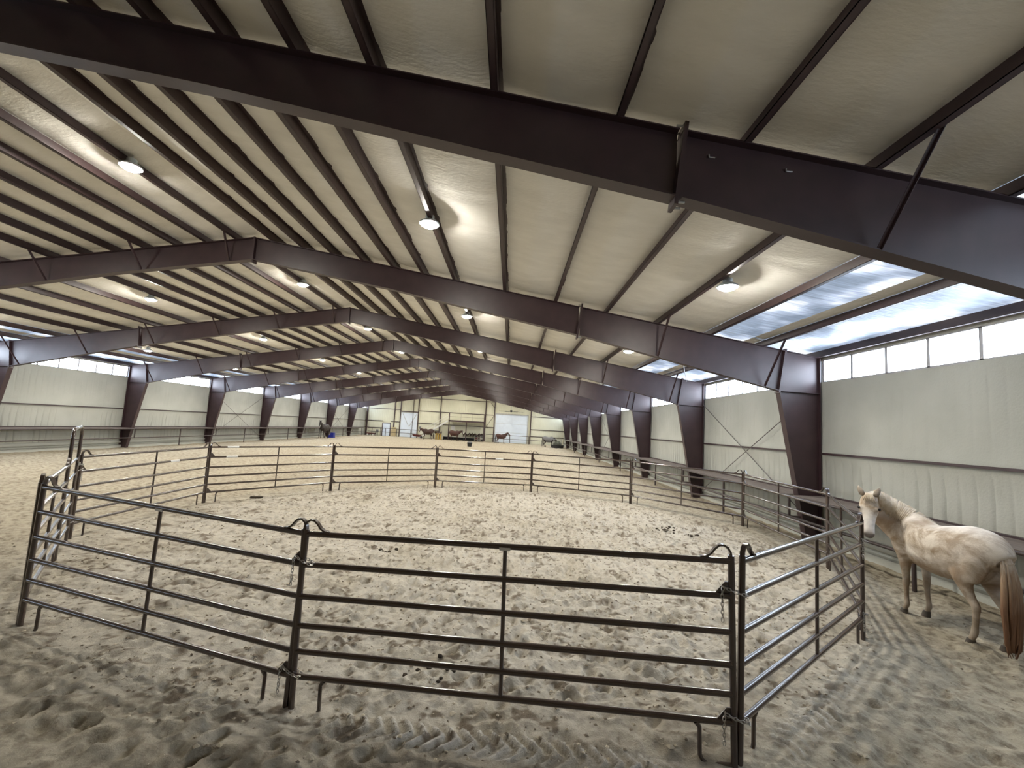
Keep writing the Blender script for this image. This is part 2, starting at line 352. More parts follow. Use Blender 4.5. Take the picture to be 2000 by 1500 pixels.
# ------------------------------------------------------------------ floor: churned sand
def build_floor():
    xs = np.concatenate([np.arange(WL - 0.1, -7.2, 0.16), np.arange(-7.2, -3.2, 0.036), np.arange(-3.2, 4.0, 0.021), np.arange(4.0, 8.0, 0.036), np.arange(8.0, WR + 0.12, 0.09)])
    ys = list(np.arange(YB, 1.6, 0.3)); y = 1.6; st = 0.05
    while y < YE + 0.2:
        ys.append(y); st = 0.05 if y < 2.9 else min(0.5, 0.021 + max(0, y - 4.6) * 0.0118); y += st
    ys = np.array(ys)
    X, Y = np.meshgrid(xs, ys)
    near = np.clip((26 - Y) / 14, 0, 1)
    n1 = vnoise(X * 0.9 + 3, Y * 0.9); n2 = vnoise(X * 2.6 + 40, Y * 2.6 + 9); n3 = vnoise(X * 6.3 + 11, Y * 6.3 + 70); n4 = vnoise(X * 15 + 5, Y * 15 + 31)
    H = 0.06 * n1 + 0.055 * n2 + near * (0.055 * n3 + 0.024 * n4)
    # hoof pits
    D = np.zeros_like(X)
    def pit(px, py, r, dep, ang, el):
        i0 = np.searchsorted(ys, py - 3 * r); i1 = np.searchsorted(ys, py + 3 * r); j0 = np.searchsorted(xs, px - 3 * r); j1 = np.searchsorted(xs, px + 3 * r)
        if i1 <= i0 or j1 <= j0: return
        dx = X[i0:i1, j0:j1] - px; dy = Y[i0:i1, j0:j1] - py
        a = (dx * math.cos(ang) + dy * math.sin(ang)) / el; c = -dx * math.sin(ang) + dy * math.cos(ang)
        q = np.sqrt(a * a + c * c) / r
        H[i0:i1, j0:j1] += dep * (-np.exp(-(q ** 2) * 1.4) + 0.55 * np.exp(-((q - 1.45) ** 2) * 7))
    for _ in range(5200):
        if random.random() < 0.72:
            a = random.uniform(0, 2 * PI); r = 8.0 * math.sqrt(random.random()); px, py = PCX + r * math.cos(a), PCY + r * math.sin(a)
        else: px, py = random.uniform(-12, 8.3), 2.2 + 22 * random.random() ** 1.6
        pit(px, py, random.uniform(0.05, 0.085), random.uniform(0.018, 0.05), random.uniform(0, PI), random.uniform(1, 1.5))
    # berm along the pen panels and offsets at its corners
    for i in range(12):
        p, q = PEN[i], PEN[(i + 1) % 12]
        d = np.hypot(q[0] - p[0], q[1] - p[1]); ux, uy = (q[0] - p[0]) / d, (q[1] - p[1]) / d
        s = np.clip((X - p[0]) * ux + (Y - p[1]) * uy, 0, d)
        dist = np.hypot(X - p[0] - ux * s, Y - p[1] - uy * s)
        w = np.exp(-(dist / 0.55) ** 2); zo = p[2] + (q[2] - p[2]) * s / d
        H = H * (1 - 0.45 * w) + w * zo * 0.5 + 0.02 * np.exp(-((dist - 0.5) / 0.25) ** 2)
    # tractor tyre tread along the outside of the near panels
    pale = np.zeros_like(X); damp_shade = np.zeros_like(X)
    def tread(p, q, side, w, s0, s1, amt):
        d = math.hypot(q[0] - p[0], q[1] - p[1]); ux, uy = (q[0] - p[0]) / d, (q[1] - p[1]) / d; nx, ny = -uy * side, ux * side
        s = (X - p[0]) * ux + (Y - p[1]) * uy; t = (X - p[0]) * nx + (Y - p[1]) * ny
        m = np.clip((s - s0) / 0.4, 0, 1) * np.clip((s1 - s) / 0.4, 0, 1) * np.clip((t + 0.02) / 0.06, 0, 1) * np.clip((w - t) / 0.06, 0, 1)
        tt = np.abs(t - w * 0.45)
        wob = vnoise(s * 2, t * 4) * 0.4
        ph = (s + tt * 0.8) / 0.135 + wob
        lug = np.where(((ph) % 1.0) < 0.34, 1.0, 0.0); lug *= np.clip(0.25 + 2.2 * (vnoise(s * 2.2 + 8, t * 4) + 0.3), 0, 1)
        return m, lug * m
    global H_add
    for (p, q, s0, s1, amt) in ((PEN[0], PEN[1], 0.25, 4.3, 1.0), (PEN[11], PEN[0], 1.7, 3.9, 0.45), (PEN[1], PEN[2], 0.2, 3.0, 0.55)):
        m, lug = tread(p, q, -1, 0.36, s0, s1, amt)
        H[:] = H * (1 - 0.7 * m * amt) + 0.045 * lug * amt - 0.014 * m * amt
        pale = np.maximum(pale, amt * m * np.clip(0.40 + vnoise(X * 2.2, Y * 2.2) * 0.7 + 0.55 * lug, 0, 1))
    # churned moist sand spots; pen brightness and foreground shade are painted in below
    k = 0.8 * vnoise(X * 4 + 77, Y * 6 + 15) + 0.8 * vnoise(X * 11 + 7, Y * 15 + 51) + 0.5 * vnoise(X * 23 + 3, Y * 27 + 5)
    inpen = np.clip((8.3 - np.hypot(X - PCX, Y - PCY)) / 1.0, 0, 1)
    damp_shade = np.clip((k - 0.20) * 4, 0, 1) * (0.70 * inpen + 0.22) + 0.0 * X
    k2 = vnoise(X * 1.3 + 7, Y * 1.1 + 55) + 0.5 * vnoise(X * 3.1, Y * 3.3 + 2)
    pale = np.maximum(pale, 0.38 * np.clip((8.6 - np.hypot(X - PCX, Y - PCY)) / 2.0, 0, 1) * np.clip(0.9 + vnoise(X * 1.5, Y * 1.5 + 33), 0, 1))  # brighter light inside the pen painted into the sand colour
    damp_shade = np.maximum(damp_shade, np.clip((k2 + 0.10) * 1.2, 0, 0.60) * np.clip((4.6 - Y + 0.08 * X) / 1.0, 0, 1))  # dimmer foreground light painted in as darker sand
    nx, ny = len(xs), len(ys)
    co = np.stack([X, Y, H], -1).reshape(-1, 3)
    idx = np.arange(nx * ny).reshape(ny, nx)
    quads = np.stack([idx[:-1, :-1], idx[:-1, 1:], idx[1:, 1:], idx[1:, :-1]], -1).reshape(-1, 4)
    me = bpy.data.meshes.new('floor')
    me.vertices.add(len(co)); me.vertices.foreach_set('co', co.ravel())
    me.loops.add(quads.size); me.loops.foreach_set('vertex_index', quads.ravel())
    me.polygons.add(len(quads)); me.polygons.foreach_set('loop_start', np.arange(0, quads.size, 4)); me.polygons.foreach_set('loop_total', np.full(len(quads), 4))
    me.update(calc_edges=True); me.polygons.foreach_set('use_smooth', np.ones(len(quads), bool))
    for nm, arr in (('pale', pale), ('damp_shade', damp_shade)):
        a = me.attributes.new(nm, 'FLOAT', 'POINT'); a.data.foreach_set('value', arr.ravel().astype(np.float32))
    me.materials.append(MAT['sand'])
    o = bpy.data.objects.new('floor', me); COL.objects.link(o); o['kind'] = 'structure'; o['label'] = 'tan arena sand churned by hooves and tyre treads'
    def hf(x, y):
        i = min(max(np.searchsorted(ys, y), 1), ny - 1); j = min(max(np.searchsorted(xs, x), 1), nx - 1)
        return float(H[i, j])
    return hf
hfloor = build_floor()

# ------------------------------------------------------------------ side walls, windows, girts, base curbs
def side_wall(side):
    xw = (WR + 0.10) if side > 0 else (WL - 0.10)
    nm = 'wall_right' if side > 0 else 'wall_left'
    ys = np.arange(YB, YE + 0.05, 0.0254); zs = np.array([-0.05, 0.3, 0.42, 0.8, 1.15, 1.3, 1.75, 2.2, 2.32, 2.41, 2.52, 2.7, 3.1, 3.5, 3.9, 4.2, 4.40])
    Yg, Zg = np.meshgrid(ys, zs)
    k = np.arange(len(ys)) % 12
    groove = np.where(k == 0, 1.0, np.where((k == 1) | (k == 11), 0.45, np.where((k == 2) | (k == 10), 0.1, 0.0)))[None, :]
    amp = np.clip(0.45 + 1.4 * vnoise(Yg * 1.7 + 9, Zg * 0.8 + side), 0, 1) * np.where(Zg < 2.3, 1.0, 0.3)
    fade = np.clip((2.3 - Zg) / 0.4, 0, 1) + np.clip((Zg - 2.6) / 0.3, 0, 1) * np.clip((4.3 - Zg) / 0.3, 0, 1)
    dep = -0.060 * groove * amp * np.clip(fade, 0.1, 1) + 0.03 * vnoise(Yg * 0.8, Zg * 1.6 + 4) + 0.014 * vnoise(Yg * 6, Zg * 6)
    dep += 0.05 * np.exp(-((Zg - 2.41) / 0.12) ** 2) + 0.03 * np.exp(-((Zg - 4.4) / 0.15) ** 2)
    for fy in FRAMES: dep += 0.045 * np.exp(-((Yg - fy) / 0.22) ** 2)
    Xg = xw - side * dep
    ny = len(ys); vs = np.stack([Xg, Yg, Zg], -1).reshape(-1, 3)
    idx = np.arange(vs.shape[0]).reshape(len(zs), ny)
    q = np.stack([idx[:-1, :-1], idx[:-1, 1:], idx[1:, 1:], idx[1:, :-1]], -1).reshape(-1, 4)
    mb = MB(); mb.v = [tuple(v) for v in vs]; mb.f = [tuple(map(int, f)) for f in q]
    xo0, xo1 = sorted((xw, xw + side * 0.10))
    mb.box(xo0, xo1, YB, YE, 5.03, 5.32)                     # header over the windows
    mb.box(*sorted((xw + side * 0.06, xw + side * 0.16)), YB, YE, -0.1, 4.40)   # sheet behind the foam
    w = struct(nm, mb, MAT['foam'], 'cream sprayed-foam side wall under a strip of windows', smooth='auto')
    # girts, split at the frames
    for zg, h in ((2.41, 0.055), (1.27, 0.04), (0.34, 0.045)):
        for i in range(len(FRAMES) + 1):
            a = FRAMES[i - 1] + 0.12 if i else YB; b = FRAMES[i] - 0.12 if i < len(FRAMES) else YE - 0.05
            g = MB(); x0, x1 = sorted((xw - side * 0.10, xw + side * 0.02)); g.box(x0, x1, a, b, zg - h / 2, zg + h / 2)
            obj('girt', g, MAT['steel'], w)
    # wind-brace rods
    bays = ((1, 2), (4, 5)) if side > 0 else ((1, 2), (4, 5), (7, 8))
    for a, b in bays:
        for z0, z1 in ((0.35, 4.15), (4.15, 0.35)):
            t = MB(); t.tube([(xw - side * 0.14, FRAMES[a] + 0.1, z0), (xw - side * 0.14, FRAMES[b] - 0.1, z1)], 0.014, 6)
            obj('brace_rod', t, MAT['rod'], w)
    # windows, one strip per bay
    edges = [YB + 0.1] + FRAMES + [YE - 0.1]
    for i in range(len(edges) - 1):
        a, b = edges[i] + 0.1, edges[i + 1] - 0.1
        wn = struct_empty('window_%d' % (i + 1 + (20 if side > 0 else 0)), (xw, 0.5 * (a + b), 4.4), 'long strip of white daylit panes high in the %s wall, bay %s from the camera' % ('right' if side > 0 else 'left', ORD[i]))
        n = 7; wd = (b - a) / n
        x0, x1 = sorted((xw + side * 0.02, xw + side * 0.035))
        fx0, fx1 = sorted((xw - side * 0.03, xw + side * 0.05))
        for k in range(n):
            p = MB(); p.box(x0, x1, a + k * wd + 0.02, a + (k + 1) * wd - 0.02, 4.42, 5.02); obj('pane', p, MAT['pane'], wn)
        for k in range(n + 1):
            p = MB(); p.box(fx0, fx1, a + k * wd - 0.036, a + k * wd + 0.036, 4.40, 5.04); obj('mullion', p, MAT['mull'], wn)
        p = MB(); p.box(fx0, fx1, a, b, 4.385, 4.425); obj('sill', p, MAT['mull'], wn)
        p = MB(); p.box(fx0, fx1, a, b, 5.015, 5.05); obj('head_rail', p, MAT['mull'], wn)
    # foam curb along the foot
    prof = [(0.0, 0.46), (0.07, 0.45), (0.115, 0.40), (0.12, 0.30), (0.055, 0.25), (0.05, 0.20), (0.15, 0.17), (0.16, 0.10), (0.14, -0.10)]
    mb = MB(); yy = np.arange(YB, YE, 0.4); vs = []
    for y in yy:
        for t, z in prof:
            vs.append((xw - side * (t + 0.02 * vnoise(np.array(y * 1.1), np.array(z * 6.0))), y, z))
    n = len(prof); fs = []
    for i in range(len(yy) - 1):
        for k in range(n - 1): fs.append((i * n + k, i * n + k + 1, (i + 1) * n + k + 1, (i + 1) * n + k))
    mb.add(vs, fs)
    struct('baseboard_right' if side > 0 else 'baseboard_left', mb, MAT['foam'], 'lumpy foam curb along the foot of the wall', smooth='auto')
side_wall(1); side_wall(-1)

# ------------------------------------------------------------------ end walls
def gable(name, y, yth, material, label):
    mb = MB(); xs = np.arange(WL - 0.1, WR + 0.15, 0.3); vs = []; fs = []
    xs = np.append(xs, [])
    for x in xs:
        g = 0.0
        zt = ztop(x) + 0.25
        for dx, dd in ((0.0, 0.0), (0.13, 0.0), (0.15, 0.02), (0.17, 0.0)):
            for z in (-0.1, 1.3, 2.6, zt): vs.append((x + dx, y + dd * yth, z))
    cols = len(xs) * 4
    for i in range(cols - 1):
        for k in range(3): fs.append((i * 4 + k, (i + 1) * 4 + k, (i + 1) * 4 + k + 1, i * 4 + k + 1))
    mb.add(vs, fs)
    return struct(name, mb, material, label)
wb = gable('wall_back', YE, 1, MAT['foam_end'], 'cream gable end wall with dark girts and three white doors')
gable('wall_front', YB, -1, MAT['tan'], 'tan boarded gable wall behind the camera')
yf = YE - 0.10
def wall_bar(name, x0, x1, z0, z1, m='steel', d=0.10):
    g = MB(); g.box(x0, x1, YE - d, YE - 0.005, z0, z1); return obj(name, g, MAT[m], wb)
for a, b, z in ((WL, -18.5, 4.45), (-15.5, -4.5, 4.42), (-4.3, -2.95, 4.42), (3.2, WR, 4.50), (WL, -21.3, 2.44), (-20.0, -18.5, 2.42), (-15.5, -11.9, 2.40), (-11.7, -4.5, 2.38), (-4.3, -2.95, 2.38), (3.2, WR, 2.40), (WL, -21.35, 1.28), (3.2, WR, 1.28), (-15.4, -11.9, 1.28), (-15.6, -3.0, 6.58)):
    wall_bar('girt', a, b, z - 0.05, z + 0.05)
for x, w_, zt in ((WL + 0.25, 0.22, None), (-19.46, 0.14, None), (-18.48, 0.12, None), (-16.4, 0.05, None), (-15.52, 0.12, None), (-11.88, 0.14, None), (-4.4, 0.17, None), (-2.93, 0.13, None), (3.12, 0.15, None)):
    wall_bar('column', x - w_ / 2, x + w_ / 2, 0, ztop(x) - 0.03, d=0.2)
wall_bar('header', -18.5, -15.5, 4.12, 4.26)
for x0, z0, x1, z1 in ((-4.2, 2.5, -3.0, 4.3), (-3.6, 6.4, -2.95, 5.6)):
    t = MB(); t.tube([(x0, YE - 0.1, z0), (x1, YE - 0.1, z1)], 0.035, 6); obj('knee_brace', t, MAT['steel'], wb)
# man door
d1 = struct_empty('door_1', (-20.7, YE, 0), 'small white walk door in the far left of the end wall')
g = MB(); g.box(-21.25, -20.08, YE - 0.07, YE - 0.02, 0.02, 2.05); leaf = obj('leaf', g, MAT['white_door'], d1)
g = MB(); g.box(-21.38, -21.25, YE - 0.10, YE - 0.01, 0, 2.16); g.box(-20.08, -19.95, YE - 0.10, YE - 0.01, 0, 2.16); g.box(-21.25, -20.08, YE - 0.10, YE - 0.01, 2.05, 2.16); obj('door_frame', g, MAT['steel'], d1)
g = MB(); g.ball((-20.2, YE - 0.11, 1.02), 0.04, 0.04, 0.04); obj('knob', g, MAT['zinc'], leaf)
# sliding door with V bracing
d2 = struct_empty('door_2', (-17.0, YE, 0), 'tall white sliding door with V shaped bracing')
g = MB(); g.box(-18.36, -15.62, YE - 0.13, YE - 0.05, 0.02, 4.0); leaf = obj('leaf', g, MAT['white_door'], d2)
for x0, x1 in ((-18.1, -17.0), (-15.8, -16.9)):
    t = MB(); t.strip([(x0, YE - 0.145, 3.85), (x1, YE - 0.145, 1.75)], (0.045, 0, 0), 0.02); obj('brace_bar', t, MAT['galv'], leaf)
g = MB(); g.box(-18.5, -15.5, YE - 0.2, YE - 0.03, 4.0, 4.1); obj('track', g, MAT['galv'], d2)
g = MB(); g.box(-18.4, -18.32, YE - 0.15, YE - 0.04, 0, 4.0); g.box(-15.66, -15.58, YE - 0.15, YE - 0.04, 0, 4.0); obj('edge_rail', g, MAT['galv'], d2)
# overhead door
d3 = struct_empty('door_3', (-0.1, YE, 0), 'wide white sectional overhead door')
zz = [0.02, 0.24, 1.66, 3.10, 4.60]
for a, b in zip(zz[:-1], zz[1:]):
    g = MB(); g.box(-2.7, 2.55, YE - 0.10, YE - 0.04, a + 0.015, b - 0.015)
    for fz in (0.3, 0.7):
        for fx in (-1.4, 0.0, 1.3):
            if b - a > 1: g.box(fx - 0.05, fx + 0.05, YE - 0.112, YE - 0.10, a + (b - a) * fz - 0.02, a + (b - a) * fz + 0.02)
    obj('door_panel', g, MAT['white_door'], d3)
for a in zz[1:-1]:
    g = MB(); g.box(-2.7, 2.55, YE - 0.075, YE - 0.035, a - 0.03, a + 0.03); obj('panel_joint', g, MAT['galv'], d3)
for x in (-2.86, 2.58):
    g = MB(); g.box(x, x + 0.15, YE - 0.16, YE - 0.02, 0, 4.75); obj('side_track', g, MAT['galv'], d3)
g = MB(); g.box(-2.86, 2.73, YE - 0.22, YE - 0.02, 4.6, 4.78); obj('head_track', g, MAT['galv'], d3)

# ------------------------------------------------------------------ roof: deck, insulation strips, skylights, purlins
mb = MB()
for sgn in (1, -1):
    xe = XC + sgn * (HALF + 0.35)
    vs = [(XC, YB - 0.1, ZR + DECK + 0.12), (xe, YB - 0.1, ZR + DECK + 0.12 - SL * (HALF + 0.35)), (xe, YE + 0.1, ZR + DECK + 0.12 - SL * (HALF + 0.35)), (XC, YE + 0.1, ZR + DECK + 0.12)]
    mb.hexa(vs + [(v[0], v[1], v[2] + 0.03) for v in vs])
ceil = struct('ceiling', mb, MAT['galv'], 'roof with sagging tan insulation between dark purlins')
def strip_mesh(sgn, a, b, y0, y1, nu, dy, sag, film=False, drape=False):
    ys = np.arange(y0, y1 + dy * 0.5, dy); us = np.linspace(0, 1, nu)
    Yg, U = np.meshgrid(ys, us, indexing='ij'); O = a + (b - a) * U
    prof = 4 * U * (1 - U)
    wr = vnoise(Yg * 2.3 + a * 31, U * 0.9 + sgn * 7 + a) * 0.6 + 0.5 * vnoise(Yg * 5.5 + a * 11, U * 1.2 + 3)
    per = np.exp(-((((Yg - y0) % 1.27) - 0.3) / 0.05) ** 2) * np.clip(0.4 + vnoise(np.floor((Yg - y0) / 1.27) * 1.7 + a * 5, U * 1.5 + 2), 0, 1)
    Z = ZR + DECK - SL * O - sag * prof * (1 + 1.2 * vnoise(Yg * 0.6 + a * 9, U * 0 + 2)) - 0.05 * wr * prof ** 0.5 + 0.05 * per * prof ** 0.5
    Xg = XC + sgn * O
    vs = np.stack([Xg, Yg, Z], -1).reshape(-1, 3); idx = np.arange(len(vs)).reshape(len(ys), nu)
    q = np.stack([idx[:-1, :-1], idx[:-1, 1:], idx[1:, 1:], idx[1:, :-1]], -1).reshape(-1, 4)
    mb = MB(); mb.v = [tuple(v) for v in vs]; mb.f = [tuple(map(int, f)) for f in q]
    return mb
offs = [0.0] + PURL + [HALF + 0.05]
edges = [YB] + FRAMES + [YE]
for sgn in (1, -1):
    for i in range(len(offs) - 1):
        a, b = offs[i], offs[i + 1]
        if i == len(offs) - 2:      # eave gap: translucent roof sheet, one per bay
            for k in range(len(edges) - 1):
                obj('skylight_sheet', strip_mesh(sgn, a, b, edges[k], edges[k + 1], 7, 0.2, 0.035), MAT['skyl'], ceil, smooth=True)
        elif i == len(offs) - 3:    # next gap: sheet in the upper part, insulation flap below it
            c = a + 0.80 * (b - a) if sgn > 0 else a + 0.72 * (b - a)
            for k in range(len(edges) - 1):
                obj('skylight_sheet', strip_mesh(sgn, a, c, edges[k], edges[k + 1], 6, 0.2, 0.03), MAT['skyl'], ceil, smooth=True)
                obj('insulation_strip', strip_mesh(sgn, c - 0.02, b, edges[k], edges[k + 1], 4, 0.3, 0.02), MAT['insul'], ceil, smooth=True)
        else:
            obj('insulation_strip', strip_mesh(sgn, a, b, YB, YE, 8, 0.14, 0.055), MAT['insul'], ceil, smooth=True)
    for o_ in PURL + [HALF]:
        x = XC + sgn * o_; z = ztop(x); g = MB()
        f = 0.082 * sgn
        eave = o_ == HALF
        hgt = 0.20
        g.box(x - 0.005, x + 0.005, YB, YE, z, z + hgt)
        g.box(*sorted((x, x - f)), YB, YE, z, z + 0.008)
        g.box(*sorted((x - f, x - f * 0.9)), YB, YE, z, z + 0.025)
        g.box(*sorted((x, x + f)), YB, YE, z + hgt - 0.008, z + hgt)
        obj('eave_strut' if eave else 'purlin', g, MAT['purlin'], ceil)

# ------------------------------------------------------------------ steel portal frames
KI, KT, CB = 1.148, 0.953, 0.39        # knee inner offset at the bottom / top, column base depth
KZ = 4.10
SPL = 9.56                              # splice distance from the ridge
def zbot(o):                            # underside of the rafter at distance o from the ridge
    pts = [(0.0, 7.055), (4.0, 6.42), (SPL, 5.37), (HALF - KI, KZ)]
    for (a, za), (b, zb_) in zip(pts[:-1], pts[1:]):
        if o <= b: return za + (zb_ - za) * (o - a) / (b - a)
    return KZ
FRAME_LABELS = [
    'dark red steel portal frame nearest the camera, its rafter crossing overhead',
    'second dark red steel portal frame, its right column behind the white horse',
    'third dark red portal frame, its ridge below the second lamp of the ridge row',
    'fourth dark red steel portal frame from the camera',
    'fifth dark red steel portal frame from the camera',
    'sixth dark red steel portal frame from the camera',
    'seventh dark red portal frame, its left column behind the dark bay horse',
    'eighth dark red portal frame, last but one before the end wall',
    'ninth dark red portal frame, the last before the cream end wall']
FW = 0.105    # half flange width
def portal(n):
    Y = FRAMES[n]
    fr = thing('steel_portal_frame', FRAME_LABELS[n], 'steel frame', (XC, Y, 0), 0, 'dark red steel portal frames spanning the hall')
    for sgn in (1, -1):
        W = XC + sgn * HALF
        P = lambda o, z, y=0.0: (XC + sgn * o, Y + y, z)
        # column: web + two flanges + knee panel
        g = MB()
        def web(o0, zb0, zt0, o1, zb1, zt1, t=0.008):
            g.hexa([P(o0, zb0, -t), P(o1, zb1, -t), P(o1, zb1, t), P(o0, zb0, t), P(o0, zt0, -t), P(o1, zt1, -t), P(o1, zt1, t), P(o0, zt0, t)])
        web(HALF - CB, -0.1, -0.05, HALF - 0.01, -0.1, 0.0)
        web_pts = [(-0.1, HALF - CB), (KZ, HALF - KI)]
        g.hexa([P(HALF - CB, -0.1, -0.008), P(HALF - 0.01, -0.1, -0.008), P(HALF - 0.01, -0.1, 0.008), P(HALF - CB, -0.1, 0.008),
                P(HALF - KI, KZ, -0.008), P(HALF - 0.01, KZ, -0.008), P(HALF - 0.01, KZ, 0.008), P(HALF - KI, KZ, 0.008)])
        g.hexa([P(HALF - KI, KZ, -0.008), P(HALF - 0.01, KZ, -0.008), P(HALF - 0.01, KZ, 0.008), P(HALF - KI, KZ, 0.008),
                P(HALF - KT, ZR - SL * (HALF - KT), -0.008), P(HALF - 0.01, ZR - SL * HALF, -0.008), P(HALF - 0.01, ZR - SL * HALF, 0.008), P(HALF - KT, ZR - SL * (HALF - KT), 0.008)])
        g.strip([P(HALF - CB, -0.1), P(HALF - KI, KZ)], (0, FW, 0), 0.018)
        g.strip([P(HALF - 0.01, -0.1), P(HALF - 0.01, ZR - SL * HALF)], (0, FW, 0), 0.018)
        g.strip([P(HALF - KT, ZR - SL * (HALF - KT) - 0.008), P(HALF, ZR - SL * HALF - 0.008)], (0, FW, 0), 0.016)
        col = obj('column', g, MAT['steel'], fr)
        g = MB(); g.strip([P(HALF - KI, KZ), P(HALF - 0.01, KZ - 0.02)], (0, FW, 0), 0.018); obj('stiffener', g, MAT['steel'], col)
        # rafter in two lengths
        for o0, o1, nm in ((0.0, SPL - 0.02, 'rafter'), (SPL + 0.02, HALF - KI, 'rafter')):
            g = MB()
            st = sorted(set([o0, o1] + [o for o in (4.0,) if o0 < o < o1]))
            for a, b in zip(st[:-1], st[1:]):
                bt = (HALF - KT) if b == HALF - KI else b
                g.hexa([P(a, zbot(a), -0.008), P(b, zbot(b), -0.008), P(b, zbot(b), 0.008), P(a, zbot(a), 0.008),
                        P(a, ZR - SL * a, -0.008), P(bt, ZR - SL * bt, -0.008), P(bt, ZR - SL * bt, 0.008), P(a, ZR - SL * a, 0.008)])
            g.strip([P(o, zbot(o) + 0.008) for o in st], (0, FW, 0), 0.016)
            g.strip([P(o if o != HALF - KI else HALF - KT, ZR - SL * (o if o != HALF - KI else HALF - KT) - 0.008) for o in st], (0, FW, 0), 0.016)
            obj(nm, g, MAT['steel'], fr)
        # end plates
        g = MB(); g.strip([P(SPL - 0.05, zbot(SPL) - 0.09), P(SPL + 0.06, ZR - SL * SPL + 0.09)], (0, FW + 0.005, 0), 0.045); sp = obj('splice_plate', g, MAT['steel'], fr)
        if n < 2 and sgn > 0:
            for z in (zbot(SPL) - 0.05, ZR - SL * SPL + 0.05):
                for y in (-0.07, 0.07):
                    g = MB(); g.tube([P(SPL - 0.05, z, y), P(SPL + 0.06, z, y)], 0.014, 6); obj('bolt', g, MAT['galv'], sp)
        g = MB(); g.strip([P(HALF - KI - 0.01, KZ - 0.06), P(HALF - KT - 0.01, ZR - SL * (HALF - KT) + 0.05)], (0, FW + 0.005, 0), 0.05); obj('splice_plate', g, MAT['steel'], fr)
        # flange braces up to the purlins
        for o in ((11.86, 14.9) if sgn > 0 else (0.58, 3.23, 5.93, 8.88, 11.86, 14.9)):
            for s in (-1, 1):
                g = MB(); z0 = zbot(o) + 0.03
                a = Vector(P(o + (0.10 if o < 1 else -0.05), z0, s * 0.09)); b = Vector(P(o, ZR - SL * o + 0.04, s * (0.14 + 0.72 * (ZR - SL * o - z0))))
                g.strip([a, b], (0.024, 0, 0), 0.006); g.strip([a + Vector((0.024, 0, 0)), b + Vector((0.024, 0, 0))], (0, 0.02, 0.02), 0.006)
                obj('flange_brace', g, MAT['steel'], fr)
    g = MB(); g.box(XC - 0.025, XC + 0.025, Y - FW, Y + FW, 6.97, ZR + 0.01); obj('ridge_plate', g, MAT['steel'], fr)
    if n == 0:
        for o, dz in ((9.95, 0.22), (10.85, 0.20)):
            g = MB(); x = XC + o; z = ztop(x) - dz
            g.tube([(x - 0.035, Y - 0.02, z), (x + 0.035, Y - 0.02, z)], 0.008, 6)
            g.tube([(x - 0.035, Y - 0.02, z), (x - 0.037, Y - 0.02, z + 0.035)], 0.008, 6)
            obj('hook', g, MAT['zinc'], fr)
    return fr
for n in range(9): portal(n)
for a in (1, 4):
    for sgn in (1,):
        t = MB(); x0, x1 = XC + sgn * (HALF - 1.1), XC + sgn * (HALF - 0.2)
        t.tube([(XC + sgn * 13.2, FRAMES[a] + 1.9, ztop(XC + sgn * 13.2) - 0.06), (XC + sgn * 15.6, FRAMES[a + 1] - 0.15, ztop(XC + sgn * 15.6) - 0.1)], 0.012, 6)
        obj('roof_brace_cable', t, MAT['zinc'], ceil)

# ------------------------------------------------------------------ high-bay lamps
def lamp_proto():
    t = thing('high_bay_lamp', 'x', 'lamp', (0, 0, 0), 0, 'round white high-bay lamps under the roof')
    g = MB(); g.lathe([(0.01, -0.065), (0.07, -0.061), (0.125, -0.046), (0.16, -0.023), (0.175, 0.0)], (0, 0, 0.012), 24); obj('lens', g, MAT['lens'], t, local=True)
    g = MB(); g.lathe([(0.178, 0.0), (0.205, 0.004), (0.20, 0.04), (0.13, 0.085), (0.10, 0.10)], (0, 0, 0.005), 24); obj('reflector', g, MAT['lampcase'], t, local=True, smooth='auto')
    g = MB(); g.lathe([(0.085, 0.10), (0.095, 0.12), (0.09, 0.19), (0.04, 0.215)], (0, 0, 0), 16); obj('driver_housing', g, MAT['lampcase'], t, local=True, smooth='auto')
    g = MB(); g.tube([(0, 0, 0.21), (0.02, 0, 0.25), (0.015, 0, 0.28), (0, 0, 0.305)], 0.010, 6); g.box(-0.05, 0.05, -0.03, 0.03, 0.30, 0.32); obj('hanger', g, MAT['galv'], t, local=True)
    return t
def copy_tree(o, parent=None):
    c = o.copy(); COL.objects.link(c); c.parent = parent
    for ch in o.children: copy_tree(ch, c)
    return c
ROWS = [(4.2, 'row nearest the right wall'), (-1.92, 'row just right of the ridge'), (-8.2, 'ridge row'), (-13.87, 'row left of the ridge'), (-20.1, 'row nearest the left wall')]
lp = None
for x, rn in ROWS:
    for k in range(9):
        if lp is None: o = lp = lamp_proto()
        else: o = copy_tree(lp)
        o.location = (x, 8.73 + BAY * k, ztop(x) - 0.115)
        o['label'] = 'round white high-bay lamp, %s from the front in the %s' % (ORD[k], rn)

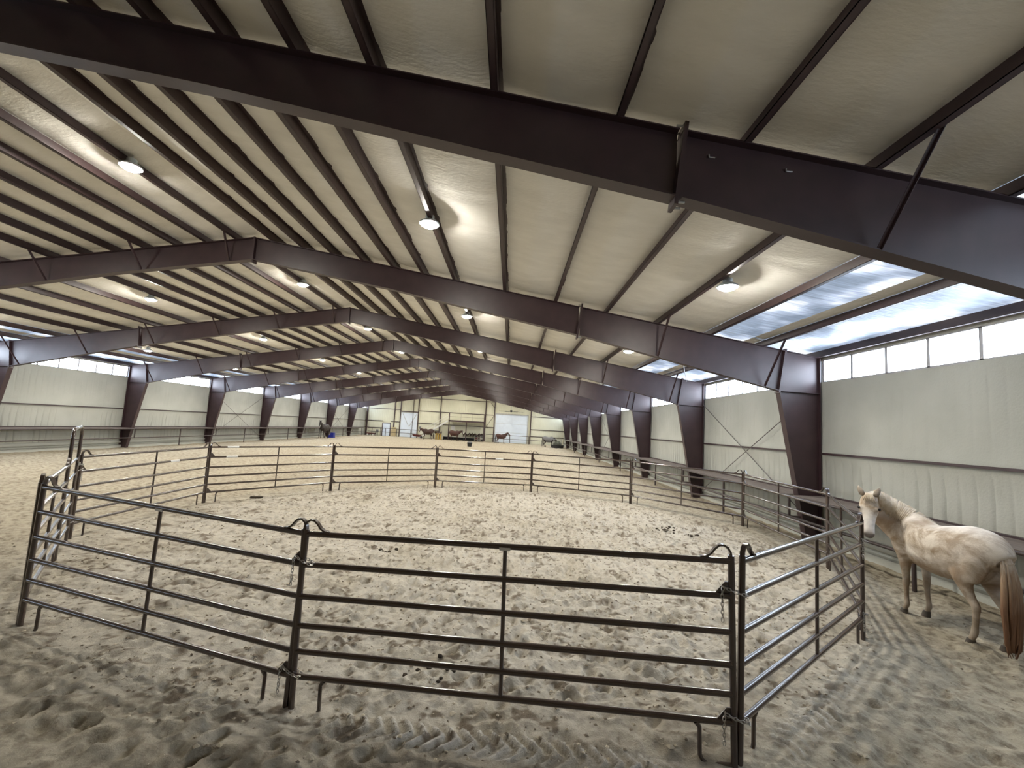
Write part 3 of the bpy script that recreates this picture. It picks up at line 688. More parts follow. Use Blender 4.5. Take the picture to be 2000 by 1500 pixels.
# ------------------------------------------------------------------ round pen panels
RZ = [0.29, 0.51, 0.74, 1.00, 1.29, 1.575]
def loop_pts(x0, d):
    """flat-bar connector loop over the end of the top rail"""
    pts = []
    for t, z in ((0.25, 1.600), (0.205, 1.606), (0.165, 1.632), (0.135, 1.672), (0.10, 1.702), (0.062, 1.706), (0.028, 1.686), (0.006, 1.648), (-0.004, 1.56)):
        pts.append((x0 + d * t, 0, z))
    return pts
def chain(links, axis_pts):
    mb = MB(); pts = [Vector(p) for p in axis_pts]
    seg = []; 
    L = [0.0]
    for a, b in zip(pts[:-1], pts[1:]): L.append(L[-1] + (b - a).length)
    def at(s):
        s = min(max(s, 0), L[-1] - 1e-6)
        for i in range(len(pts) - 1):
            if s <= L[i + 1]: return pts[i].lerp(pts[i + 1], (s - L[i]) / (L[i + 1] - L[i])), (pts[i + 1] - pts[i]).normalized()
    n = max(3, int(L[-1] / 0.030)); 
    for k in range(n):
        c, t = at((k + 0.5) * L[-1] / n)
        a = Vector((0, 0, 1)) if abs(t.z) < 0.8 else Vector((1, 0, 0))
        u = t.cross(a).normalized(); w = t.cross(u)
        sd = u if k % 2 else w
        ring = [c + t * (0.021 * math.cos(q)) + sd * (0.0115 * math.sin(q)) for q in [2 * PI * j / 10 for j in range(11)]]
        mb.tube(ring, 0.0036, 5, cap=False)
    return mb
def panel(i, p, q, label, name='corral_panel', gap0=0.029, gap1=0.029, detail=1, tagplate=False):
    dx, dy = q[0] - p[0], q[1] - p[1]; d = math.hypot(dx, dy); rz = math.atan2(dy, dx)
    t = thing(name, label, 'fence panel', (p[0], p[1], 0.5 * (p[2] + q[2]) if len(p) > 2 else 0), rz, 'brown tube panels of the round pen')
    t.rotation_euler = (0, -math.atan2((q[2] - p[2]), d) if len(p) > 2 else 0, rz)
    t.location = (p[0], p[1], p[2] if len(p) > 2 else 0)
    x0, x1 = gap0, d - gap1; R = 0.027
    ns = 12 if detail else 8
    for z in RZ:
        g = MB(); g.tube([(x0, 0, z), (x1, 0, z)], R, ns); obj('rail', g, MAT['panel'], t, local=True, smooth='auto')
    for x in (x0, x1):
        g = MB(); g.tube([(x, 0, -0.10), (x, 0, 1.62)], 0.0275, ns); obj('post', g, MAT['panel'], t, local=True, smooth='auto')
    xm = x0 + 0.5 * (x1 - x0)
    g = MB(); g.tube([(xm, 0, RZ[0]), (xm, 0, RZ[-1])], 0.019, ns); obj('upright', g, MAT['panel'], t, local=True, smooth='auto')
    if tagplate:
        g = MB(); g.box(xm - 0.05, xm + 0.05, -0.028, -0.022, 1.545, 1.57); obj('name_plate', g, MAT['zinc'], t, local=True)
    if i in (6, 8, 9):
        for z in (RZ[4], RZ[5]) if i == 8 else (RZ[4],):
            xs_ = x1 - 0.75 if i == 8 else x0 + 1.2; sd_ = 1
            g = MB(); g.tube([(xs_, 0, z), (xs_ + 0.32, 0, z)], R + 0.003, 10); obj('sticker', g, MAT['white'], t, local=True, smooth='auto')
    for x, s in ((x0, 1), (x1, -1)):
        g = MB(); g.strip(loop_pts(x, s), (0, 0.019, 0), 0.017); obj('loop', g, MAT['panel'], t, local=True, smooth='auto')
        xf = x + s * 0.27
        g = MB(); g.tube([(xf + s * 0.03, 0, RZ[0] - 0.015), (xf, 0, RZ[0] - 0.06), (xf, 0, 0.02), (xf - s * 0.02, 0, -0.02), (xf - s * 0.06, 0, -0.035), (x + s * 0.02, 0, -0.035)], [0.026, 0.018, 0.018, 0.018, 0.018, 0.018], 8)
        obj('foot', g, MAT['panel'], t, local=True, smooth='auto')
    # chain lugs and chains at the far end of the panel
    for z in (RZ[4], RZ[0]):
        g = MB(); g.hexa([(x1 - 0.14, -0.006, z + 0.015), (x1 - 0.02, -0.006, z + 0.015), (x1 - 0.02, 0.006, z + 0.015), (x1 - 0.14, 0.006, z + 0.015),
                          (x1 - 0.055, -0.006, z + 0.115), (x1 - 0.02, -0.006, z + 0.115), (x1 - 0.02, 0.006, z + 0.115), (x1 - 0.055, 0.006, z + 0.115)])
        obj('chain_lug', g, MAT['panel'], t, local=True)
        if detail:
            e = x1
            pts = [(e - 0.085, -0.03, z - 0.20 if z > 1 else z - 0.16), (e - 0.085, -0.03, z + 0.03), (e - 0.075, -0.02, z + 0.075), (e - 0.03, -0.034, z + 0.06), (e + 0.04, -0.036, z + 0.035), (e + 0.115, -0.03, z + 0.02), (e + 0.118, 0.03, z + 0.02), (e + 0.03, 0.036, z + 0.04), (e - 0.05, 0.02, z + 0.06)]
            obj('chain', chain(0, pts), MAT['chain'], t, local=True)
    return t
PLAB = ['nearest brown tube panel of the round pen, facing the camera', 'brown tube panel on the right front of the pen, rails shining white', 'brown tube panel of the pen beside the white horse',
        'brown tube panel of the pen in front of the big right column', 'brown tube panel at the right rear of the pen, beside the wall fence', 'rear pen panel, first one left of the corner near the right wall fence',
        'rear pen panel in front of the grey-blanketed horse and overhead door', 'rear pen panel below the yellow saddle rack, second one left of the overhead door', 'rear left pen panel, below the dark bay horse',
        'brown tube panel on the left of the pen, next to the tall bow gate', None, 'brown tube panel on the left front of the pen']
for i in range(12):
    if i == 10: continue
    panel(i, PEN[i], PEN[(i + 1) % 12], PLAB[i], detail=1 if i in (0, 1, 2, 11, 9, 3) else 0, tagplate=i in (0, 11))
panel(10, (GATE_A[0], GATE_A[1], 0.0), PEN[11], 'short brown pen panel between the tall gate and the left front corner', gap0=0.06, detail=0)
# bow gate
gt = thing('bow_gate', 'tall brown bow gate on the left side of the round pen', 'gate', (GATE_A[0], GATE_A[1], 0), math.atan2(GATE_B[1] - GATE_A[1], GATE_B[0] - GATE_A[0]))
gw = math.hypot(GATE_B[0] - GATE_A[0], GATE_B[1] - GATE_A[1])
for nm, pts in (('post', [(0, 0, -0.08), (0, 0, 2.02)]), ('post', [(gw, 0, -0.08), (gw, 0, 2.02)])):
    g = MB(); g.tube(pts, 0.027, 12); obj(nm, g, MAT['panel'], gt, local=True, smooth='auto')
g = MB(); g.tube([(0, 0, 2.02), (0.02, 0, 2.10), (0.08, 0, 2.16), (0.16, 0, 2.18), (gw - 0.16, 0, 2.18), (gw - 0.08, 0, 2.16), (gw - 0.02, 0, 2.10), (gw, 0, 2.02)], 0.027, 12); obj('bow', g, MAT['panel'], gt, local=True, smooth='auto')
lf = MB(); lf.tube([(gw - 0.07, 0, 0.25), (gw - 0.07, 0, 1.58)], 0.02, 10); obj('leaf_post', lf, MAT['panel'], gt, local=True, smooth='auto')
lf = MB(); lf.tube([(0.07, 0, 0.25), (0.07, 0, 1.58)], 0.02, 10)
leaf = obj('leaf_post', lf, MAT['panel'], gt, local=True, smooth='auto')
for z in RZ:
    g = MB(); g.tube([(0.07, 0, z), (gw - 0.07, 0, z)], 0.02, 10); obj('rail', g, MAT['panel'], leaf, local=True, smooth='auto')
g = MB(); g.box(gw - 0.16, gw + 0.02, -0.045, -0.025, 1.44, 1.49); g.tube([(gw - 0.14, -0.05, 1.46), (gw - 0.14, -0.10, 1.46)], 0.012, 8); obj('latch', g, MAT['zinc'], leaf, local=True)

# ------------------------------------------------------------------ pipe fences with shelf boards along the walls
def pipe_fence(side, label):
    xf = 7.80 if side > 0 else -23.40; xw = (WR + 0.02) if side > 0 else (WL - 0.02)
    t = thing('pipe_rail_fence', label, 'fence', (xf, 30, 0), 0, 'pipe rail fences along the side walls')
    y0, y1 = YB + 0.2, 66.5 if side > 0 else 71.0
    g = MB(); g.tube([(xf, y0, 1.19), (xf, y1, 1.19)], 0.032, 10); obj('top_rail', g, MAT['rail'], t, smooth='auto')
    g = MB(); g.tube([(xf, y0, 0.64), (xf, y1, 0.64)], 0.032, 10); obj('middle_rail', g, MAT['rail'], t, smooth='auto')
    for k in range(-2, 9):
        y = 12.538 - BAY / 2 + BAY * k
        if y0 < y < y1:
            g = MB(); g.tube([(xf, y, -0.1), (xf, y, 1.19)], 0.038, 10); obj('post', g, MAT['rail'], t, smooth='auto')
    for fy in FRAMES:
        if fy < y1:
            g = MB(); g.tube([(xf, fy, 0.64), (xf, fy, 1.19)], 0.036, 10); g.box(*sorted((xf, xf + side * 0.33)), fy - 0.03, fy + 0.03, 0.62, 0.66); obj('stub_post', g, MAT['rail'], t, smooth='auto')
    eds = [y0] + [f for f in FRAMES if f < y1] + [y1]
    for a, b in zip(eds[:-1], eds[1:]):
        a2 = a + (0.13 if a in FRAMES else 0); b2 = b - (0.13 if b in FRAMES else 0)
        g = MB(); g.hexa([(xf, a2, 1.215), (xw - side * 0.02, a2, 1.235), (xw - side * 0.02, b2, 1.235), (xf, b2, 1.215), (xf, a2, 1.235), (xw - side * 0.02, a2, 1.255), (xw - side * 0.02, b2, 1.255), (xf, b2, 1.235)])
        obj('shelf_board', g, MAT['board'], t)
pipe_fence(1, 'brown pipe fence with a grey board shelf along the right wall')
pipe_fence(-1, 'brown pipe fence with a grey board shelf along the left wall')
def back_fence(x0, x1, y, label, posts):
    t = thing('pipe_rail_fence', label, 'fence', (0.5 * (x0 + x1), y, 0), 0)
    for nm, z in (('top_rail', 1.25), ('middle_rail', 0.66)):
        g = MB(); g.tube([(x0, y, z), (x1, y, z)], 0.035, 8); obj(nm, g, MAT['rail'], t)
    for x in posts:
        g = MB(); g.tube([(x, y, -0.1), (x, y, 1.25)], 0.05, 8); obj('post', g, MAT['rail'], t)
back_fence(-23.3, -12.6, YE - 1.3, 'brown pipe fence in front of the two left doors of the end wall', (-22.6, -21.2, -20.4, -18.6, -16.3, -14.2))
back_fence(-4.1, 7.7, YE - 1.3, 'brown pipe fence in front of the overhead door', (-2.7, -0.2, 2.9, 5.3))

# ------------------------------------------------------------------ horses
def smoothed_mesh(mb, voxel, it=6, fac=0.5):
    me = bpy.data.meshes.new('tmp'); me.from_pydata([tuple(v) for v in mb.v], [], mb.f); me.update()
    o = bpy.data.objects.new('tmp', me); COL.objects.link(o)
    r = o.modifiers.new('r', 'REMESH'); r.mode = 'VOXEL'; r.voxel_size = voxel
    s = o.modifiers.new('s', 'SMOOTH'); s.iterations = it; s.factor = fac
    dg = bpy.context.evaluated_depsgraph_get(); dg.update()
    out = bpy.data.meshes.new_from_object(o.evaluated_get(dg))
    bpy.data.objects.remove(o); bpy.data.meshes.remove(me)
    out.materials.clear()
    return out
def spline(pts, n):
    """Catmull-Rom through tuples of floats"""
    P = np.array(pts, float); out = []
    for i in range(len(P) - 1):
        p0 = P[max(i - 1, 0)]; p1 = P[i]; p2 = P[i + 1]; p3 = P[min(i + 2, len(P) - 1)]
        for k in range(n):
            t = k / n
            out.append(0.5 * ((2 * p1) + (-p0 + p2) * t + (2 * p0 - 5 * p1 + 4 * p2 - p3) * t * t + (-p0 + 3 * p1 - 3 * p2 + p3) * t ** 3))
    out.append(P[-1]); return out
def vloft(mb, pts, n=4, seg=16, side_hint=None):
    """pts: (x,y,z, half_side, half_up, half_down); side axis stays close to side_hint"""
    S = spline(pts, n); st = []
    sh = Vector(side_hint) if side_hint is not None else Vector((0, 1, 0))
    for i, s in enumerate(S):
        a = Vector(S[min(i + 1, len(S) - 1)][:3]) - Vector(S[max(i - 1, 0)][:3]); a.normalize()
        sd = (sh - a * sh.dot(a)).normalized(); up = sd.cross(a); 
        if up.z < 0 and abs(a.z) < 0.8: up = -up
        st.append((Vector(s[:3]), sd * max(s[3], 0.005), up * max(s[4], 0.005), max(s[5], 0.005) / max(s[4], 0.005)))
    mb.loft(st, seg)
def make_horse(name, label, loc, heading, coat, mane_m, tail_m, neck, head, scale=1.0, voxel=0.03, legs=None, white=False, group=None, blaze=False, blanket=False, tail_low=0.05, grazing=False):
    """neck: list of (x,y,z,side,up,down); head: dict(poll, muzzle, dorsal)"""
    t = thing(name, label, 'horse', loc, heading, group)
    t.scale = (scale,) * 3
    mb = MB()
    vloft(mb, [(-0.83, 0, 1.10, .05, .10, .10), (-0.80, 0, 1.14, .16, .21, .24), (-0.68, 0, 1.18, .255, .31, .36), (-0.50, 0, 1.19, .295, .345, .40), (-0.28, 0, 1.17, .30, .325, .425),
               (-0.05, 0, 1.13, .305, .315, .425), (0.18, 0, 1.12, .295, .325, .395), (0.38, 0, 1.14, .245, .365, .36), (0.55, 0, 1.15, .21, .34, .33), (0.68, 0, 1.14, .165, .26, .25), (0.77, 0, 1.12, .09, .15, .14), (0.80, 0, 1.12, .03, .06, .06)])
    # withers ridge, buttocks, shoulders
    vloft(mb, [(0.05, 0, 1.38, .05, .05, .05), (0.28, 0, 1.45, .06, .075, .10), (0.45, 0, 1.45, .065, .085, .12), (0.62, 0, 1.42, .06, .08, .1)])
    for s in (1, -1):
        vloft(mb, [(-0.62, s * .13, 1.30, .06, .06, .06), (-0.61, s * .145, 1.16, .14, .17, .17), (-0.57, s * .15, 0.98, .125, .155, .155), (-0.53, s * .155, 0.82, .085, .105, .10)], side_hint=(0, 1, 0))
        vloft(mb, [(0.42, s * .13, 1.32, .06, .07, .07), (0.52, s * .15, 1.12, .10, .15, .15), (0.47, s * .15, 0.92, .09, .12, .12), (0.45, s * .15, 0.78, .07, .08, .08)], side_hint=(0, 1, 0))
    vloft(mb, neck, n=5, side_hint=head.get('neck_side', (0, 1, 0)))
    # head
    hw = head.get('wide', 1.0); poll = Vector(head['poll']); muz = Vector(head['muzzle']); ax = (muz - poll); hl = ax.length; ax.normalize()
    dor = Vector(head['dorsal']); dor = (dor - ax * dor.dot(ax)).normalized(); sd = dor.cross(ax)
    hp = []
    for u, w, up, dn in ((-0.06, .055, .055, .06), (0.02, .088, .075, .105), (0.14, .100, .082, .145), (0.26, .108, .080, .165), (0.38, .098, .074, .155), (0.52, .076, .066, .115), (0.68, .062, .058, .085), (0.82, .060, .055, .078), (0.93, .062, .052, .075), (1.0, .050, .036, .062), (1.03, .025, .018, .03)):
        c = poll + ax * (u * hl) - dor * 0.03
        w *= hw; hp.append((c, sd * w, dor * up, dn / up))
    mb.loft(hp, 16)
    eyes = []
    for s in (1, -1):
        e = poll + ax * (0.33 * hl) + sd * (s * 0.088 * hw) + dor * 0.012
        mb.ball(e, 0.034, 0.034, 0.034); eyes.append(e + sd * (s * 0.020) + dor * 0.014)
        n_ = poll + ax * (0.93 * hl) + sd * (s * 0.045 * hw) + dor * 0.002
        mb.ball(n_, 0.026, 0.026, 0.026)
    # legs
    lg = {'fl': 0.0, 'fr': 0.0, 'hl': 0.0, 'hr': 0.0}
    if legs: lg.update(legs)
    hooves = []
    for key in ('fl', 'fr', 'hl', 'hr'):
        s = 1 if key[1] == 'l' else -1; dx = lg[key]
        if key[0] == 'f':
            pts = [(0.45, s * .15, 1.0, .085, .13, .13), (0.45 + dx * .2, s * .155, 0.84, .078, .105, .105), (0.445 + dx * .35, s * .15, 0.66, .056, .066, .066), (0.445 + dx * .55, s * .145, 0.50, .048, .050, .050), (0.455 + dx * .6, s * .145, 0.455, .050, .054, .052), (0.45 + dx * .65, s * .145, 0.40, .040, .042, .042),
                   (0.445 + dx * .8, s * .145, 0.26, .033, .038, .038), (0.445 + dx, s * .145, 0.155, .040, .045, .048), (0.465 + dx, s * .145, 0.105, .036, .038, .040), (0.49 + dx, s * .145, 0.06, .042, .046, .046)]
            hx = 0.50 + dx
        else:
            pts = [(-0.50, s * .155, 1.02, .115, .19, .19), (-0.46 + dx * .1, s * .165, 0.88, .105, .155, .155), (-0.50 + dx * .3, s * .16, 0.72, .070, .088, .09), (-0.575 + dx * .5, s * .15, 0.58, .050, .060, .064), (-0.625 + dx * .6, s * .145, 0.515, .047, .056, .062), (-0.622 + dx * .65, s * .145, 0.45, .044, .048, .050),
                   (-0.615 + dx * .8, s * .145, 0.30, .036, .042, .042), (-0.605 + dx, s * .145, 0.165, .042, .047, .050), (-0.58 + dx, s * .145, 0.11, .037, .040, .042), (-0.555 + dx, s * .145, 0.06, .043, .047, .047)]
            hx = -0.545 + dx
        vloft(mb, pts, n=3, seg=12, side_hint=(0, 1, 0))
        hooves.append((hx, s * .145))
    # ears
    ears = MB()
    for s in (1, -1):
        b0 = poll + ax * (0.0 * hl) + sd * (s * 0.066 * hw) + dor * 0.01
        tip = b0 - ax * (0.135 * (1.15 if white else 1)) + sd * (s * 0.055) + dor * 0.015
        st = []
        for u, w in ((0.0, .034), (0.25, .043), (0.55, .040), (0.8, .024), (1.0, .004)):
            c = b0.lerp(tip, u) + dor * (0.012 * math.sin(u * PI)); st.append((c, sd * w, dor * (w * 0.55), 0.9))
        ears.loft(st, 10)
    body = smoothed_mesh(mb, voxel, 22 if voxel < 0.02 else 4)
    if white:
        co = np.zeros(len(body.vertices) * 3, np.float32); body.vertices.foreach_get('co', co); co = co.reshape(-1, 3)
        rel = co - np.array(poll); u = rel @ np.array(ax) / hl; v = rel @ np.array(dor); w = rel @ np.array(sd)
        inh = (np.abs(w) < 0.16) & (v > -0.24) & (v < .14) & (u > -0.05) & (u < 1.2)
        face = np.where(inh, np.clip((u - 0.30) / 0.35, 0, 1) * 0.6, 0)
        muzz = np.where(inh, np.clip((u - 0.80) / 0.16, 0, 1) * 0.85, 0)
        nost = np.zeros(len(co))
        for s in (1, -1):
            n_ = poll + ax * (0.945 * hl) + sd * (s * 0.056 * hw) + dor * 0.03
            nost = np.maximum(nost, np.clip(1.6 - np.linalg.norm((co - np.array(n_)) / 1.0, axis=1) / 0.018, 0, 1))
        fore = np.where(inh, np.clip(1 - np.abs(u - 0.25) / 0.28, 0, 1) * 0.35, 0)
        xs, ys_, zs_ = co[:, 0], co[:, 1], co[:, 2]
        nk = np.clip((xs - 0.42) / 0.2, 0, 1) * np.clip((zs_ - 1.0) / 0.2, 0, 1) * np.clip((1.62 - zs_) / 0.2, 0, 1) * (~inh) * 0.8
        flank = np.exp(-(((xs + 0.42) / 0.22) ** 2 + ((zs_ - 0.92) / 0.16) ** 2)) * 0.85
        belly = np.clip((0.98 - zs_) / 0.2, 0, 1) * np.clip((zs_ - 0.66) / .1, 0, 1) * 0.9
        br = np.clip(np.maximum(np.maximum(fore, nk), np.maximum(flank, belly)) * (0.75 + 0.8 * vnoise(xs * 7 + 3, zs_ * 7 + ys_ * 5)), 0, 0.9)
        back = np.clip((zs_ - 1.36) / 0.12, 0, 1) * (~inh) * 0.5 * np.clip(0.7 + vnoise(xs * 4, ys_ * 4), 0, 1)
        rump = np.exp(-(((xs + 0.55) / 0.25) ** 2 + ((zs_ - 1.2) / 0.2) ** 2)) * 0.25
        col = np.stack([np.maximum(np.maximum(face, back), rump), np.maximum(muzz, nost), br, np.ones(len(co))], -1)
        a = body.color_attributes.new('tint', 'FLOAT_COLOR', 'POINT'); a.data.foreach_set('color', col.astype(np.float32).ravel())
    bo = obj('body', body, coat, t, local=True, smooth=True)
    ob_e = obj('ears', ears, coat if not white else MAT['earw'], t, local=True, smooth=True)
    for e in eyes:
        g = MB(); g.ball(e, 0.021, 0.021, 0.021); obj('eye', g, MAT['eye'], t, local=True, smooth=True)
    for hx, hy in hooves:
        g = MB(); g.loft([(Vector((hx + 0.005, hy, -0.02)), (0.060, 0, 0), (0, .052, 0), 1), (Vector((hx, hy, 0.012)), (0.059, 0, 0), (0, .051, 0), 1), (Vector((hx - 0.012, hy, 0.070)), (0.049, 0, 0), (0, .045, 0), 1)], 12)
        obj('hoof', g, MAT['hoof'], t, local=True, smooth='auto')
    # mane: hair locks falling to one side of the crest
    cr = spline(neck, 8); g = MB(); ms = head.get('mane_side', -1); nsd = Vector(head.get('neck_side', (0, 1, 0)))
    for i in range(int(len(cr) * 0.05), len(cr)):
        c = Vector(cr[i][:3]); a = Vector(cr[min(i + 1, len(cr) - 1)][:3]) - Vector(cr[max(i - 1, 0)][:3]); a.normalize()
        s_ = (nsd - a * nsd.dot(a)).normalized(); up = s_.cross(a)
        if up.z < 0 and abs(a.z) < 0.85: up = -up
        for k in range(2):
            b0 = c + up * (cr[i][4] * 0.97) + a * random.uniform(-.02, .02)
            ln = random.uniform(0.55, 1.0)
            p1 = b0 + up * 0.022 + s_ * (ms * 0.02); p2 = c + up * (cr[i][4] * 0.55) + s_ * (ms * (cr[i][3] * 0.85 + 0.012)); p3 = c + up * (cr[i][4] * (0.30 - 0.55 * ln)) + s_ * (ms * (cr[i][3] * 1.02 + 0.012)) - a * 0.03
            g.tube([b0, p1, p2, p3], [0.016, 0.018, 0.017, 0.004], 5)
    obj('mane', g, mane_m, t, local=True, smooth=True)
    # forelock
    g = MB()
    for k in range(7):
        s_ = (k - 3) * 0.012
        b0 = poll - ax * 0.03 + sd * s_ + dor * 0.04
        g.tube([b0, b0 + dor * 0.03 + ax * 0.03, b0 + dor * 0.035 + ax * 0.10 + sd * s_ * .8, b0 + dor * 0.032 + ax * random.uniform(0.13, .17) + sd * s_ * 1.2], [0.012, 0.014, 0.011, 0.003], 5)
    obj('forelock', g, mane_m, t, local=True, smooth=True)
    # tail
    g = MB(); rs = random.Random(3)
    vloft(g, [(-0.77, 0, 1.33, .03, .03, .03), (-0.83, 0, 1.28, .045, .04, .04), (-0.88, 0, 1.12, .06, .05, .05), (-0.90, 0, 0.9, .075, .06, .06), (-0.90, 0, 0.62, .085, .065, .065), (-0.89, 0, 0.35, .07, .05, .05), (-0.88, 0, tail_low + .08, .03, .025, .025)], side_hint=(0, 1, 0), seg=10)
    for k in range(34 if white else 10):
        a = rs.uniform(0, 2 * PI); ry, rx = math.sin(a), math.cos(a); e = rs.uniform(tail_low, tail_low + 0.28)
        g.tube([(-0.80 + .015 * rx, .03 * ry, 1.31), (-0.875 + .04 * rx, .065 * ry, 1.12), (-0.90 + .055 * rx, .10 * ry, 0.85), (-0.90 + .06 * rx, .112 * ry, 0.55), (-0.89 + .04 * rx, .07 * ry + rs.uniform(-.02, .02), e + 0.1), (-0.885 + .02 * rx, .035 * ry + rs.uniform(-.03, .03), e)], [0.010, 0.016, 0.018, 0.017, 0.012, 0.002], 5)
    obj('tail', g, tail_m, t, local=True, smooth=True)
    if blaze:
        g = MB(); st = []
        for u, w, up in ((0.18, .02, .089), (0.4, .03, .080), (0.6, .03, .071), (0.8, .032, .062), (0.97, .03, .050)):
            c = poll + ax * (u * hl) - dor * 0.03 + dor * (up - 0.006); st.append((c, sd * w, dor * 0.012, 1))
        g.loft(st, 8); obj('blaze', g, MAT['white'], t, local=True, smooth=True)
    if blanket:
        g = MB()
        vloft(g, [(-0.80, 0, 1.12, .20, .26, .10), (-0.66, 0, 1.17, .29, .345, .36), (-0.48, 0, 1.17, .315, .375, .42), (-0.28, 0, 1.15, .32, .36, .42), (-0.05, 0, 1.12, .32, .35, .42), (0.18, 0, 1.12, .31, .36, .42), (0.38, 0, 1.14, .285, .40, .41), (0.55, 0, 1.15, .25, .37, .38), (0.68, 0, 1.14, .19, .28, .27)])
        obj('blanket', g, MAT['grey'], t, local=True, smooth=True)
    return t
MAT['earw'] = mat('grey_ears', (0.36, 0.30, 0.23), 0.8, color2=(0.22, 0.18, 0.14), vscale=12)
MAT['manew'] = mat('cream_mane', (0.62, 0.53, 0.41), 0.7, color2=(0.48, 0.38, 0.26), vscale=18)

# white horse: turns its head back towards the camera
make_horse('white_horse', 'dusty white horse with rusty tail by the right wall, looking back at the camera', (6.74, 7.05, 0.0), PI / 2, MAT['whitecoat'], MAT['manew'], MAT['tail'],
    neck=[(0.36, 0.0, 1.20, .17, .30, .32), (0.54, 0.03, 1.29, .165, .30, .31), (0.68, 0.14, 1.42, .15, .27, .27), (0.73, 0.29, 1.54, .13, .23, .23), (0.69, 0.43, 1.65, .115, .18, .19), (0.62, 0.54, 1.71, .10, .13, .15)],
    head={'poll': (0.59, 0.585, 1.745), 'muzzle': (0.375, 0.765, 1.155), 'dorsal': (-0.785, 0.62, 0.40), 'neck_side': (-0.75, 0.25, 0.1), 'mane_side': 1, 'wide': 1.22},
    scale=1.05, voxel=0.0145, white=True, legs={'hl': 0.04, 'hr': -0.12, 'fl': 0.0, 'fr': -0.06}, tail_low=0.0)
NECK_UP = [(0.42, 0, 1.18, .14, .25, .30), (0.58, 0, 1.30, .13, .23, .26), (0.78, 0, 1.47, .11, .18, .20), (0.97, 0, 1.62, .09, .14, .15), (1.08, 0, 1.70, .08, .10, .11)]
HEAD_UP = {'poll': (1.09, 0, 1.72), 'muzzle': (1.50, 0, 1.34), 'dorsal': (0.6, 0, 0.8)}
NECK_LEVEL = [(0.42, 0, 1.18, .14, .25, .30), (0.60, 0, 1.24, .13, .22, .26), (0.84, 0, 1.34, .11, .17, .20), (1.06, 0, 1.43, .09, .13, .15), (1.18, 0, 1.48, .08, .10, .11)]
HEAD_DOWN = {'poll': (1.19, 0, 1.50), 'muzzle': (1.42, 0, 1.00), 'dorsal': (0.9, 0, 0.4)}
make_horse('chestnut_horse', 'chestnut horse with a pale muzzle in front of the overhead door', (-1.55, 69.4, 0), 0.05, MAT['chestnut'], MAT['chestnut'], MAT['maneblk'], NECK_UP, HEAD_UP, 0.98, 0.035, {'hr': 0.2, 'fl': 0.05}, blaze=True, group='horses at the far end')
make_horse('chestnut_horse', 'chestnut horse under the storage loft, facing right', (-8.95, 70.6, 0), -0.15, MAT['chestnut'], MAT['liver'], MAT['liver'], [(p[0], p[1], p[2] - 0.0, *p[3:]) for p in NECK_LEVEL], {'poll': (1.19, 0, 1.52), 'muzzle': (1.40, -0.12, 0.99), 'dorsal': (0.8, -0.4, 0.3)}, 1.04, 0.035, {'hr': 0.15, 'fl': 0.1}, blaze=True, group='horses at the far end')
make_horse('chestnut_horse', 'brown horse with a paler mane beside the yellow saddle rack, facing left', (-13.0, 69.6, 0), PI + 0.45, MAT['liver'], MAT['flax'], MAT['liver'], NECK_LEVEL, {'poll': (1.19, 0, 1.52), 'muzzle': (1.36, 0.15, 0.98), 'dorsal': (0.8, 0.5, 0.3)}, 1.06, 0.035, {'hr': 0.1, 'fl': 0.1}, blaze=True, group='horses at the far end')
make_horse('dark_horse', 'dark bay horse standing by the left fence with its head up', (-22.45, 53.6, 0), -PI / 2 - 0.02, MAT['bay'], MAT['maneblk'], MAT['maneblk'], NECK_UP, {'poll': (1.09, 0, 1.80), 'muzzle': (1.36, 0, 1.32), 'dorsal': (0.8, 0, 0.5)}, 1.12, 0.035, {'hr': 0.12, 'fl': 0.05})
make_horse('blanketed_horse', 'dark horse in a grey blanket eating from the hay feeder', (5.5, 65.2, 0), -0.1, MAT['bay'], MAT['maneblk'], MAT['maneblk'], [(0.42, 0, 1.18, .14, .25, .30), (0.62, 0, 1.20, .13, .21, .25), (0.84, 0, 1.16, .11, .16, .19), (1.02, 0, 1.10, .09, .13, .15), (1.12, 0, 1.06, .08, .10, .11)], {'poll': (1.12, 0, 1.07), 'muzzle': (1.32, 0, 0.55), 'dorsal': (0.9, 0, 0.4)}, 1.02, 0.035, {'hr': 0.2, 'fl': 0.05}, blaze=True, blanket=True)

# ------------------------------------------------------------------ things at the far end
t = thing('mounting_block', 'blue plastic two-step mounting block behind the dark bay horse', 'mounting block', (-22.75, 56.5, 0))
def step(x0, x1, h, nm):
    g = MB(); g.hexa([(x0, 56.2, -.02), (x1, 56.2, -.02), (x1, 56.8, -.02), (x0, 56.8, -.02), (x0 + .02, 56.24, h), (x1 - .02, 56.24, h), (x1 - .02, 56.76, h), (x0 + .02, 56.76, h)]); obj(nm, g, MAT['blue'], t)
step(-23.12, -22.80, .34, 'lower_step'); step(-22.80, -22.36, .64, 'upper_step')
t = thing('muck_tub', 'black rubber tub with a grey lid alone on the sand', 'tub', (-5.0, 54.5, 0))
g = MB(); g.lathe([(0.24, -0.03), (0.25, 0.02), (0.29, 0.40), (0.31, 0.42), (0.31, 0.46)], (-5, 54.5, 0), 20); obj('tub_body', g, MAT['dark'], t, smooth='auto')
g = MB(); g.lathe([(0.305, 0.46), (0.30, 0.50), (0.20, 0.58), (0.05, 0.60)], (-5, 54.5, 0), 20); obj('lid', g, MAT['grey'], t, smooth='auto')
for s in (-1, 1):
    g = MB(); g.tube([(-5 + s * 0.29, 54.4, 0.38), (-5 + s * 0.36, 54.42, 0.33), (-5 + s * 0.36, 54.58, 0.33), (-5 + s * 0.29, 54.6, 0.38)], 0.012, 6); obj('handle', g, MAT['dark'], t)
t = thing('flat_cart', 'low dark red cart on small wheels in the far left corner', 'cart', (-22.9, 72.9, 0))
